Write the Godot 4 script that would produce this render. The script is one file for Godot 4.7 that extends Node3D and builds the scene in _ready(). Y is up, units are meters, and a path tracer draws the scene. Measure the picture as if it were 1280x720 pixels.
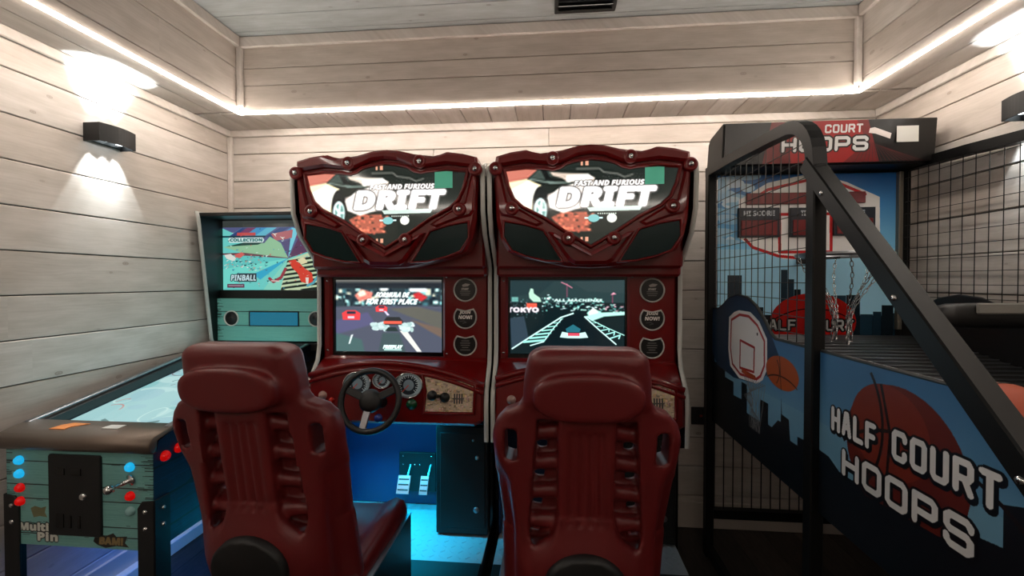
extends Node3D
# A wood-clad games room: pinball machine, two racing machines, basketball machine.
# World: x right, y up, camera at x 0 / z 0 looking along -z. V(x, y, d) takes the distance d in front of the camera.

const XL := -2.04
const XR := 1.80
const D := 2.67
const DF := -1.9
const SOF := 2.39
const CEIL := 2.80
const INL := -1.755
const INR := 1.52
const IND := 2.375
const INF := -1.6

var M := {}
var rng := RandomNumberGenerator.new()
var uv_on := false
var uv_a := Vector2.ONE
var uv_o := Vector2.ZERO
var taken := {}

func V(x: float, y: float, d: float) -> Vector3:
	return Vector3(x, y, -d)

# ---------------------------------------------------------------- nodes
func numbered(called: String) -> String:
	var n: int = taken.get(called, 0)
	taken[called] = n + 1
	return called if n == 0 else "%s_%03d" % [called, n]

func tag(o: Node, label: String, category := "", group := "", kind := "") -> Node:
	if label: o.set_meta("label", label)
	if category: o.set_meta("category", category)
	if group: o.set_meta("group", group)
	if kind: o.set_meta("kind", kind)
	return o

func thing(called: String, at: Vector3, label: String, category: String, group := "", kind := "") -> Node3D:
	var o := Node3D.new()
	o.name = numbered(called)
	add_child(o)
	o.position = at
	tag(o, label, category, group, kind)
	return o

func begin(smooth := false) -> SurfaceTool:
	var st := SurfaceTool.new()
	st.begin(Mesh.PRIMITIVE_TRIANGLES)
	st.set_smooth_group(1 if smooth else -1)
	return st

func obj(called: String, st: SurfaceTool, m: Material, parent: Node = self, label := "") -> MeshInstance3D:
	st.generate_normals()
	var o := MeshInstance3D.new()
	o.mesh = st.commit()
	o.name = numbered(called) if parent == self else called
	o.material_override = m
	parent.add_child(o, true)
	if label: o.set_meta("label", label)
	return o

# ---------------------------------------------------------------- shapes
func vx(st: SurfaceTool, p: Vector3) -> void:
	if uv_on: st.set_uv(Vector2(p.x, p.y) * uv_a + uv_o)
	st.add_vertex(p)

func tri(st: SurfaceTool, a: Vector3, b: Vector3, c: Vector3) -> void: # counter-clockwise seen from outside
	vx(st, a); vx(st, c); vx(st, b)

func quad(st: SurfaceTool, a: Vector3, b: Vector3, c: Vector3, d: Vector3) -> void:
	tri(st, a, b, c); tri(st, a, c, d)

func box(st: SurfaceTool, xf: Transform3D, s: Vector3, b := 0.003) -> void:
	var h := s / 2
	b = minf(b, 0.45 * minf(s.x, minf(s.y, s.z)))
	var pt = func(sg: Vector3, ax: int) -> Vector3:
		var p := Vector3.ZERO
		for k in 3: p[k] = sg[k] * (h[k] if k == ax else h[k] - b)
		return p
	var faces := []
	for a in 3:
		var u := (a + 1) % 3
		var v := (a + 2) % 3
		for s0 in [-1.0, 1.0]:
			var f := []
			for q in [[-1, -1], [1, -1], [1, 1], [-1, 1]]:
				var sg := Vector3.ZERO
				sg[a] = s0; sg[u] = q[0]; sg[v] = q[1]
				f.append(pt.call(sg, a))
			faces.append(f)
			for s1 in [-1.0, 1.0]: # edge between axes a and u, along v
				var e := []
				var sg := Vector3.ZERO
				sg[a] = s0; sg[u] = s1
				sg[v] = -1; e.append(pt.call(sg, a))
				sg[v] = 1; e.append(pt.call(sg, a)); e.append(pt.call(sg, u))
				sg[v] = -1; e.append(pt.call(sg, u))
				faces.append(e)
	for i in 8:
		var sg := Vector3(1 if i & 1 else -1, 1 if i & 2 else -1, 1 if i & 4 else -1)
		faces.append([pt.call(sg, 0), pt.call(sg, 1), pt.call(sg, 2)])
	for f in faces:
		var n: Vector3 = (f[1] - f[0]).cross(f[2] - f[0])
		var c: Vector3 = f[0] + f[1] + f[2]
		if n.dot(c) < 0: f.reverse()
		if uv_on:
			var g := []
			for p in f: g.append(p)
			for k in range(1, g.size() - 1):
				for p in [g[0], g[k + 1], g[k]]:
					st.set_uv(Vector2(p.x, p.y + p.z) * uv_a + uv_o)
					st.add_vertex(xf * p)
		else:
			for k in range(1, f.size() - 1): tri(st, xf * f[0], xf * f[k], xf * f[k + 1])

func at(p: Vector3) -> Transform3D:
	return Transform3D(Basis(), p)

func bx(st: SurfaceTool, x0: float, x1: float, y0: float, y1: float, z0: float, z1: float, b := 0.003) -> void:
	box(st, at(Vector3(x0 + x1, y0 + y1, z0 + z1) / 2), Vector3(absf(x1 - x0), absf(y1 - y0), absf(z1 - z0)), b)

func bar(st: SurfaceTool, a: Vector3, b: Vector3, w: float, h: float, up := Vector3.UP, bev := 0.003) -> void:
	var z := (b - a).normalized()
	if absf(z.dot(up)) > 0.98: up = Vector3.RIGHT
	var x := up.cross(z).normalized()
	box(st, Transform3D(Basis(x, z.cross(x), z), (a + b) / 2), Vector3(w, h, a.distance_to(b)), bev)

func ccw(poly: PackedVector2Array) -> PackedVector2Array:
	var s := 0.0
	for i in poly.size():
		var a := poly[i]
		var b := poly[(i + 1) % poly.size()]
		s += a.x * b.y - b.x * a.y
	var q := poly.duplicate()
	if s < 0: q.reverse()
	return q

func miter(poly: PackedVector2Array, closed := true) -> PackedVector2Array: # outward for a counter-clockwise outline
	var r := PackedVector2Array()
	var n := poly.size()
	for i in n:
		var a := poly[(i + n - 1) % n] if closed or i > 0 else poly[i]
		var b := poly[i]
		var c := poly[(i + 1) % n] if closed or i < n - 1 else poly[i]
		var d1 := (b - a).normalized() if a != b else (c - b).normalized()
		var d2 := (c - b).normalized() if c != b else d1
		var n1 := Vector2(d1.y, -d1.x)
		var n2 := Vector2(d2.y, -d2.x)
		r.append((n1 + n2) / maxf(0.5, 1 + n1.dot(n2)))
	return r

func prism(st: SurfaceTool, outline: PackedVector2Array, xf: Transform3D, z0: float, z1: float, bev := 0.004) -> void:
	var poly := ccw(outline)
	var mi := miter(poly)
	var n := poly.size()
	var ins := PackedVector2Array()
	for i in n: ins.append(poly[i] - mi[i] * bev)
	var idx := Geometry2D.triangulate_polygon(ins)
	var f := func(p: Vector2, z: float) -> Vector3: return xf * Vector3(p.x, p.y, z)
	for k in range(0, idx.size(), 3):
		var a := ins[idx[k]]
		var b := ins[idx[k + 1]]
		var c := ins[idx[k + 2]]
		if (b - a).cross(c - a) < 0:
			var t := b
			b = c; c = t
		tri2(st, xf, [a, b, c], z1)
		tri2(st, xf, [a, c, b], z0)
	for i in n:
		var j := (i + 1) % n
		var lv := [[ins, z0], [poly, z0 + bev], [poly, z1 - bev], [ins, z1]]
		for k in 3:
			tri2v(st, xf, lv[k][0][i], lv[k][0][j], lv[k + 1][0][j], lv[k + 1][0][i], lv[k][1], lv[k + 1][1])

func tri2(st: SurfaceTool, xf: Transform3D, p: Array, z: float) -> void:
	for k in [0, 2, 1]:
		if uv_on: st.set_uv(p[k] * uv_a + uv_o)
		st.add_vertex(xf * Vector3(p[k].x, p[k].y, z))

func tri2v(st: SurfaceTool, xf: Transform3D, a: Vector2, b: Vector2, c: Vector2, d: Vector2, z0: float, z1: float) -> void:
	var q := [[a, z0], [b, z0], [c, z1], [d, z1]]
	for k in [0, 2, 1, 0, 3, 2]:
		if uv_on: st.set_uv(q[k][0] * uv_a + uv_o)
		st.add_vertex(xf * Vector3(q[k][0].x, q[k][0].y, q[k][1]))

func uvs(x0: float, y0: float, w: float, h: float) -> void: # print rectangle for prism fronts
	uv_on = true
	uv_a = Vector2(1 / w, -1 / h)
	uv_o = Vector2(-x0 / w, 1 + y0 / h)

func rim(st: SurfaceTool, outline: PackedVector2Array, xf: Transform3D, prof: Array, closed := true) -> void:
	var poly := ccw(outline) if closed else outline
	var mi := miter(poly, closed)
	for i in (poly.size() if closed else poly.size() - 1):
		var j := (i + 1) % poly.size()
		for k in prof.size() - 1:
			var p0: Vector2 = prof[k]
			var p1: Vector2 = prof[k + 1]
			var a := poly[i] + mi[i] * p0.x
			var b := poly[j] + mi[j] * p0.x
			var c := poly[j] + mi[j] * p1.x
			var d := poly[i] + mi[i] * p1.x
			quad(st, xf * Vector3(a.x, a.y, p0.y), xf * Vector3(b.x, b.y, p0.y), xf * Vector3(c.x, c.y, p1.y), xf * Vector3(d.x, d.y, p1.y))

func arch(w: float, h: float, z: float, o := 0.0, n := 6) -> Array: # rounded ridge profile
	var r := []
	for k in n + 1:
		var t := PI * k / n
		r.append(Vector2(o + w / 2 + cos(t) * w / 2, z + sin(t) * h))
	return r

func tube(st: SurfaceTool, pts: Array, r: float, n := 10, closed := false, r1 := -1.0, twist := 0.0) -> void:
	var m := pts.size()
	var rings := []
	var up := Vector3.UP
	var prev := Vector3.ZERO
	for i in m:
		var a: Vector3 = pts[(i + m - 1) % m] if closed or i > 0 else pts[i]
		var c: Vector3 = pts[(i + 1) % m] if closed or i < m - 1 else pts[i]
		var t := (c - a).normalized()
		if prev == Vector3.ZERO:
			prev = (Vector3.UP if absf(t.y) < 0.9 else Vector3.RIGHT)
		var x := prev.cross(t).normalized()
		up = t.cross(x).normalized()
		prev = up
		var ring := []
		var rr := r if r1 < 0 else lerpf(r, r1, float(i) / (m - 1))
		for k in n:
			var g := TAU * k / n + twist
			ring.append(pts[i] + (x * cos(g) + up * sin(g)) * rr)
		rings.append(ring)
	for i in (m if closed else m - 1):
		var A: Array = rings[i]
		var B: Array = rings[(i + 1) % m]
		for k in n:
			var l := (k + 1) % n
			quad(st, A[k], A[l], B[l], B[k])
	if not closed:
		for k in range(1, n - 1):
			tri(st, rings[0][0], rings[0][k + 1], rings[0][k])
			tri(st, rings[m - 1][0], rings[m - 1][k], rings[m - 1][k + 1])

func lathe(st: SurfaceTool, prof: Array, xf: Transform3D, n := 20) -> void: # Vector2(radius, height along y)
	for k in n:
		var a := TAU * k / n
		var b := TAU * (k + 1) / n
		for i in prof.size() - 1:
			var p: Vector2 = prof[i]
			var q: Vector2 = prof[i + 1]
			var A := xf * Vector3(cos(a) * p.x, p.y, -sin(a) * p.x)
			var B := xf * Vector3(cos(b) * p.x, p.y, -sin(b) * p.x)
			var C := xf * Vector3(cos(b) * q.x, q.y, -sin(b) * q.x)
			var E := xf * Vector3(cos(a) * q.x, q.y, -sin(a) * q.x)
			if p.x > 1e-5: tri(st, A, B, C)
			if q.x > 1e-5: tri(st, A, C, E)

func facing(p: Vector3, dir: Vector3) -> Transform3D: # y of the lathe turned to dir
	var y := dir.normalized()
	var x := (Vector3.RIGHT if absf(y.x) < 0.9 else Vector3.UP).cross(y).normalized()
	return Transform3D(Basis(x, y, x.cross(y)), p)

func loft(st: SurfaceTool, rings: Array, caps := true) -> void:
	for i in rings.size() - 1:
		var A: Array = rings[i]
		var B: Array = rings[i + 1]
		for k in A.size():
			var l := (k + 1) % A.size()
			quad(st, A[k], A[l], B[l], B[k])
	if caps:
		for e in [0, rings.size() - 1]:
			var R: Array = rings[e]
			var c := Vector3.ZERO
			for p in R: c += p / R.size()
			for k in R.size():
				if e == 0: tri(st, c, R[(k + 1) % R.size()], R[k])
				else: tri(st, c, R[k], R[(k + 1) % R.size()])

func ellipse(cx: float, cy: float, rx: float, ry: float, n := 32, pw := 1.0) -> PackedVector2Array:
	var r := PackedVector2Array()
	for k in n:
		var c := cos(TAU * k / n)
		var s := sin(TAU * k / n)
		r.append(Vector2(cx + rx * signf(c) * pow(absf(c), pw), cy + ry * signf(s) * pow(absf(s), pw)))
	return r

func mirror(half: Array) -> PackedVector2Array: # half outline from top centre to bottom centre, x >= 0
	var r := PackedVector2Array()
	for p in half: r.append(p)
	for i in range(half.size() - 1, -1, -1):
		if absf(half[i].x) > 1e-4: r.append(Vector2(-half[i].x, half[i].y))
	return r

# ---------------------------------------------------------------- print: an image filled with polygons and lettering
class Canvas:
	var im: Image
	var w: int
	var h: int
	static var glyphs := {}
	func _init(width: int, height: int, c: Color) -> void:
		w = width
		h = height
		im = Image.create(w, h, false, Image.FORMAT_RGBA8)
		im.fill(c)
	func rect(x: float, y: float, ww: float, hh: float, c: Color) -> void:
		im.fill_rect(Rect2i(int(x), int(y), maxi(1, int(ww)), maxi(1, int(hh))), c)
	func ramp(x: float, y: float, ww: float, hh: float, c: Color, d: Color) -> void:
		for k in int(hh): im.fill_rect(Rect2i(int(x), int(y) + k, int(ww), 1), c.lerp(d, k / hh))
	func poly(p: Array, c: Color) -> void:
		var lo := 1e9
		var hi := -1e9
		for q in p:
			lo = minf(lo, q.y)
			hi = maxf(hi, q.y)
		for y in range(maxi(0, int(lo)), mini(h - 1, int(hi)) + 1):
			var xs := []
			var yy := y + 0.5
			for i in p.size():
				var a: Vector2 = p[i]
				var b: Vector2 = p[(i + 1) % p.size()]
				if (a.y <= yy) != (b.y <= yy): xs.append(a.x + (b.x - a.x) * (yy - a.y) / (b.y - a.y))
			xs.sort()
			for i in range(0, xs.size() - 1, 2):
				var x0 := maxi(0, roundi(xs[i]))
				var x1 := mini(w, roundi(xs[i + 1]))
				if x1 > x0: im.fill_rect(Rect2i(x0, y, x1 - x0, 1), c)
	func oval(cx: float, cy: float, rx: float, ry: float, c: Color) -> void:
		var p := []
		for k in 48: p.append(Vector2(cx + rx * cos(TAU * k / 48), cy + ry * sin(TAU * k / 48)))
		poly(p, c)
	func path(pts: Array, t: float, c: Color) -> void:
		for i in pts.size() - 1:
			var a: Vector2 = pts[i]
			var b: Vector2 = pts[i + 1]
			var n := (b - a).normalized().orthogonal() * t / 2
			poly([a + n, b + n, b - n, a - n], c)
			if t > 3: oval(b.x, b.y, t / 2, t / 2, c)
	func arc(cx: float, cy: float, rx: float, ry: float, a0: float, a1: float, t: float, c: Color) -> void:
		var p := []
		for k in 33:
			var a := lerpf(a0, a1, k / 32.0)
			p.append(Vector2(cx + rx * cos(a), cy + ry * sin(a)))
		path(p, t, c)
	static func mesh_of(s: String, font: String) -> Array:
		var key := s + font
		if not glyphs.has(key):
			var f := SystemFont.new()
			f.font_names = [font]
			f.font_weight = 700
			var t := TextMesh.new()
			t.text = s
			t.font = f
			t.font_size = 64
			t.depth = 0.0
			t.pixel_size = 0.01
			var a := t.get_mesh_arrays()
			var vs: PackedVector3Array = a[Mesh.ARRAY_VERTEX]
			var ix: PackedInt32Array = a[Mesh.ARRAY_INDEX] if a[Mesh.ARRAY_INDEX] != null else PackedInt32Array(range(vs.size()))
			var lo := Vector2(1e9, 1e9)
			var hi := Vector2(-1e9, -1e9)
			for v in vs:
				lo = lo.min(Vector2(v.x, v.y))
				hi = hi.max(Vector2(v.x, v.y))
			glyphs[key] = [vs, ix, lo, hi]
		return glyphs[key]
	func text(s: String, x: float, y: float, ww: float, hh: float, c: Color, skew := 0.0, bold := 0.0, font := "Droid Sans") -> void: # the ink fills the box at x, y
		var g := mesh_of(s, font)
		var lo: Vector2 = g[2]
		var sz: Vector2 = g[3] - g[2]
		var offs := [Vector2.ZERO]
		if bold > 0:
			for k in 8: offs.append(Vector2(cos(TAU * k / 8), sin(TAU * k / 8)) * bold)
		var vs: PackedVector3Array = g[0]
		var ix: PackedInt32Array = g[1]
		for o in offs:
			for k in range(0, ix.size(), 3):
				var t := []
				for l in 3:
					var p := (Vector2(vs[ix[k + l]].x, vs[ix[k + l]].y) - lo) / sz
					t.append(Vector2(x + p.x * ww + skew * p.y * hh, y + (1 - p.y) * hh) + o)
				poly(t, c)
	const STROKES := {
		"H": [[0, 0, 0, 1], [1, 0, 1, 1], [0, 0.5, 1, 0.5]],
		"A": [[0, 1, 0.38, 0, 0.62, 0, 1, 1], [0.2, 0.66, 0.8, 0.66]],
		"L": [[0, 0, 0, 1, 1, 1]],
		"F": [[1, 0, 0, 0, 0, 1], [0, 0.5, 0.85, 0.5]],
		"C": [[1, 0.24, 1, 0.12, 0.84, 0, 0.16, 0, 0, 0.12, 0, 0.88, 0.16, 1, 0.84, 1, 1, 0.88, 1, 0.76]],
		"O": [[0.16, 0, 0.84, 0, 1, 0.12, 1, 0.88, 0.84, 1, 0.16, 1, 0, 0.88, 0, 0.12, 0.16, 0]],
		"U": [[0, 0, 0, 0.88, 0.16, 1, 0.84, 1, 1, 0.88, 1, 0]],
		"R": [[0, 1, 0, 0, 0.84, 0, 1, 0.12, 1, 0.44, 0.84, 0.56, 0, 0.56], [0.6, 0.56, 1, 1]],
		"T": [[0, 0, 1, 0], [0.5, 0, 0.5, 1]],
		"P": [[0, 1, 0, 0, 0.84, 0, 1, 0.12, 1, 0.46, 0.84, 0.58, 0, 0.58]],
		"S": [[1, 0.22, 1, 0.12, 0.84, 0, 0.16, 0, 0, 0.12, 0, 0.38, 0.16, 0.5, 0.84, 0.5, 1, 0.62, 1, 0.88, 0.84, 1, 0.16, 1, 0, 0.88, 0, 0.78]]}
	func block(s: String, x: float, y: float, ww: float, hh: float, t: float, c: Color, core := -1.0) -> void: # square, round-cornered capitals
		var cw := ww / s.length()
		var a := t if core < 0 else core
		for i in s.length():
			if not STROKES.has(s[i]): continue
			for q in STROKES[s[i]]:
				var p := []
				for k in range(0, q.size(), 2): p.append(Vector2(x + i * cw + a / 2 + q[k] * (cw * 0.86 - a), y + a / 2 + q[k + 1] * (hh - a)))
				oval(p[0].x, p[0].y, t * 0.42, t * 0.42, c)
				path(p, t, c)
	func soften(k: int) -> void: # a picture of fewer, blended dots
		var ww := im.get_width()
		var hh := im.get_height()
		im.resize(maxi(2, ww / k), maxi(2, hh / k), Image.INTERPOLATE_LANCZOS)
		im.resize(ww, hh, Image.INTERPOLATE_CUBIC)
	func tex() -> ImageTexture:
		im.generate_mipmaps()
		return ImageTexture.create_from_image(im)

# ---------------------------------------------------------------- materials
func mat(c: Color, rough := 0.6, metal := 0.0, extra := {}) -> StandardMaterial3D:
	var m := StandardMaterial3D.new()
	m.albedo_color = c
	m.roughness = rough
	m.metallic = metal
	for k in extra: m.set(k, extra[k])
	return m

func print_mat(t: Texture2D, rough := 0.4) -> StandardMaterial3D:
	var m := mat(Color.WHITE, rough)
	m.albedo_texture = t
	m.texture_repeat = false
	return m

func screen_mat(t: Texture2D, energy: float, rough := 0.12) -> StandardMaterial3D:
	var m := mat(Color(0.02, 0.02, 0.02), rough)
	m.emission_enabled = true
	m.emission = Color.BLACK
	m.emission_texture = t
	m.emission_energy_multiplier = energy
	m.texture_repeat = false
	return m

func glow_mat(c: Color, energy: float) -> StandardMaterial3D:
	return mat(c, 0.4, 0.0, {"emission_enabled": true, "emission": c, "emission_energy_multiplier": energy})

func noise_tex(freq: float, sz: int, ramp: Array, sd: int, octaves := 4, typ := FastNoiseLite.TYPE_SIMPLEX_SMOOTH) -> NoiseTexture2D:
	var n := FastNoiseLite.new()
	n.noise_type = typ
	n.frequency = freq
	n.seed = sd
	n.fractal_octaves = octaves
	var g := Gradient.new()
	g.offsets = PackedFloat32Array(range(ramp.size()).map(func(i): return float(i) / (ramp.size() - 1)))
	g.colors = PackedColorArray(ramp)
	var t := NoiseTexture2D.new()
	t.noise = n
	t.width = sz
	t.height = sz
	t.seamless = true
	t.color_ramp = g
	return t

func wood_image(sd: int) -> ImageTexture: # limewashed pine, 2.4 m by 0.5 m of it, grain along x
	var n := FastNoiseLite.new()
	n.seed = sd
	n.frequency = 0.05
	n.fractal_octaves = 3
	var n2 := FastNoiseLite.new()
	n2.seed = sd + 9
	n2.frequency = 0.02
	var r := RandomNumberGenerator.new()
	r.seed = sd
	var knots := []
	for k in 13: knots.append([r.randf() * 1200, r.randf() * 360, r.randf_range(2.5, 6.0), r.randf_range(0.25, 0.8)])
	var im := Image.create(1200, 360, false, Image.FORMAT_RGB8)
	for y in 360:
		for x in 1200:
			var bend := n2.get_noise_2d(x * 0.35, y * 0.8) * 9.0
			var v := n.get_noise_2d(x * 0.07, (y + bend) * 4.0) * 0.032 + n2.get_noise_2d(x * 0.4 + 500, y) * 0.06
			var c := Color(0.795 + v, 0.763 + v, 0.735 + v * 1.1)
			im.set_pixel(x, y, c)
	for k in knots:
		var R: float = k[2]
		for y in range(-int(R * 4), int(R * 4)):
			for x in range(-int(R * 9), int(R * 9)):
				var px: int = posmod(int(k[0]) + x, 1200)
				var py: int = posmod(int(k[1]) + y, 360)
				var q := Vector2(x / (R * 1.3), y / R).length()
				var halo := Vector2(x / (R * 5.0), y / (R * 2.2)).length()
				var c := im.get_pixel(px, py)
				var dark := 0.0
				if q < 1.0: dark = 0.55 * float(k[3]) * (0.75 + 0.25 * sin(q * 9.0))
				elif halo < 1.0: dark = 0.16 * float(k[3]) * (1.0 - halo)
				im.set_pixel(px, py, c.lerp(Color(0.33, 0.25, 0.19), dark))
	im.generate_mipmaps()
	return ImageTexture.create_from_image(im)

func make_materials() -> void:
	var w1 := wood_image(3)
	var w2 := wood_image(8)
	M.wood = []
	for k in 4:
		var t: float = [0.97, 0.93, 1.0, 0.95][k]
		M.wood.append(mat(Color(t, t * [1.0, 0.985, 1.0, 0.99][k], t * [1.0, 0.97, 1.0, 0.98][k]), 0.62, 0, {"albedo_texture": w1 if k < 2 else w2}))
	M.grey_wood = mat(Color(0.80, 0.86, 0.89), 0.6, 0, {"albedo_texture": w1})
	M.backing = mat(Color(0.22, 0.19, 0.16), 0.9)
	var fl := noise_tex(0.02, 512, [Color(0.20, 0.17, 0.15), Color(0.29, 0.25, 0.22), Color(0.35, 0.31, 0.28)], 5)
	M.floor = []
	for t in [0.62, 0.7, 0.78]: M.floor.append(mat(Color(t, t, t), 0.45, 0, {"albedo_texture": fl, "uv1_triplanar": true, "uv1_world_triplanar": true, "uv1_scale": Vector3(4, 1, 0.7)}))
	var speck := noise_tex(0.4, 256, [Color(0.3, 0.3, 0.3), Color(0.7, 0.7, 0.7)], 2)
	M.black = mat(Color(0.028, 0.028, 0.03), 0.42)
	M.black_tex = mat(Color(0.035, 0.036, 0.038), 0.55, 0, {"heightmap_enabled": true, "heightmap_texture": speck, "heightmap_scale": 0.04, "uv1_triplanar": true, "uv1_scale": Vector3(9, 9, 9)})
	M.black_gloss = mat(Color(0.012, 0.013, 0.015), 0.12)
	M.steel_black = mat(Color(0.03, 0.031, 0.031), 0.45, 0, {"metallic_specular": 0.35})
	M.red = mat(Color(0.40, 0.025, 0.03), 0.3, 0.0, {"metallic_specular": 0.35, "clearcoat_enabled": true, "clearcoat": 0.3, "clearcoat_roughness": 0.05})
	M.seat = mat(Color(0.36, 0.075, 0.08), 0.42, 0, {"heightmap_enabled": true, "heightmap_texture": speck, "heightmap_scale": 0.03, "uv1_triplanar": true, "uv1_scale": Vector3(8, 8, 8)})
	M.vinyl = mat(Color(0.34, 0.06, 0.065), 0.35)
	M.chrome = mat(Color(0.80, 0.80, 0.80), 0.16, 1.0)
	M.steel = mat(Color(0.62, 0.63, 0.65), 0.32, 1.0)
	M.trim_white = mat(Color(0.74, 0.74, 0.72), 0.28)
	M.eye = mat(Color(0.03, 0.12, 0.12), 0.22, 0, {"metallic_specular": 0.25})
	M.liner = mat(Color(0.035, 0.12, 0.25), 0.4)
	M.tread = mat(Color(0.60, 0.63, 0.65), 0.45, 0.3)
	M.white = mat(Color(0.82, 0.82, 0.80), 0.5)
	M.rubber = mat(Color(0.045, 0.047, 0.045), 0.5)
	M.ball = mat(Color(0.62, 0.24, 0.10), 0.6, 0, {"heightmap_enabled": true, "heightmap_texture": speck, "heightmap_scale": 0.08, "uv1_triplanar": true, "uv1_scale": Vector3(9, 9, 9)})
	M.red_button = mat(Color(0.75, 0.03, 0.03), 0.25, 0, {"emission_enabled": true, "emission": Color(1, 0.05, 0.04), "emission_energy_multiplier": 0.22})
	M.cyan_button = mat(Color(0.1, 0.6, 0.75), 0.25, 0, {"emission_enabled": true, "emission": Color(0.12, 0.75, 1.0), "emission_energy_multiplier": 0.5})
	M.clear_button = mat(Color(0.55, 0.72, 0.72), 0.2)
	M.red_lens = mat(Color(0.42, 0.05, 0.06), 0.3)
	M.navy = mat(Color(0.07, 0.13, 0.2), 0.4)

# ---------------------------------------------------------------- the room
func plank(parent: Node, called: String, m: Material, xf: Transform3D, length: float, width: float, thick: float, bev := 0.0025) -> void:
	# local x along the grain, y across, z out of the face
	uv_on = true
	uv_a = Vector2(1 / 2.4, 1 / 0.5)
	uv_o = Vector2(rng.randf(), rng.randf())
	var st := begin()
	box(st, Transform3D(), Vector3(length, width, thick), bev)
	uv_on = false
	var o := obj(called, st, m, parent)
	o.transform = xf

func woody() -> Material:
	return M.wood[rng.randi() % 4]

func clad_wall(called: String, label: String, side: String, length: float, mid: Vector3, turn: float, joints: Dictionary) -> void:
	# mid: middle of the wall's foot, on the face of the boards; local x along the wall, z into the room
	var w := thing(called, mid, label, "wall", "", "structure")
	w.rotation.y = turn
	var st := begin()
	bx(st, -length / 2 - 0.1, length / 2 + 0.1, -0.05, 2.9, -0.12, -0.02)
	obj("wall_core", st, M.backing, w)
	var y := 2.413
	var row := 0
	while y > 0.02:
		var y0 := maxf(0.0, y - 0.1715)
		var cuts: Array = [-length / 2] + joints.get(row, []) + [length / 2]
		for k in cuts.size() - 1:
			var a: float = cuts[k] + 0.0008
			var b: float = cuts[k + 1] - 0.0008
			var proud := rng.randf_range(-0.0012, 0.0012)
			plank(w, "plank", woody(), at(Vector3((a + b) / 2, (minf(y, SOF) + y0) / 2, -0.009 + proud)), b - a, minf(y, SOF) - y0 - 0.0045, 0.018)
		y = y0
		row += 1

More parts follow.
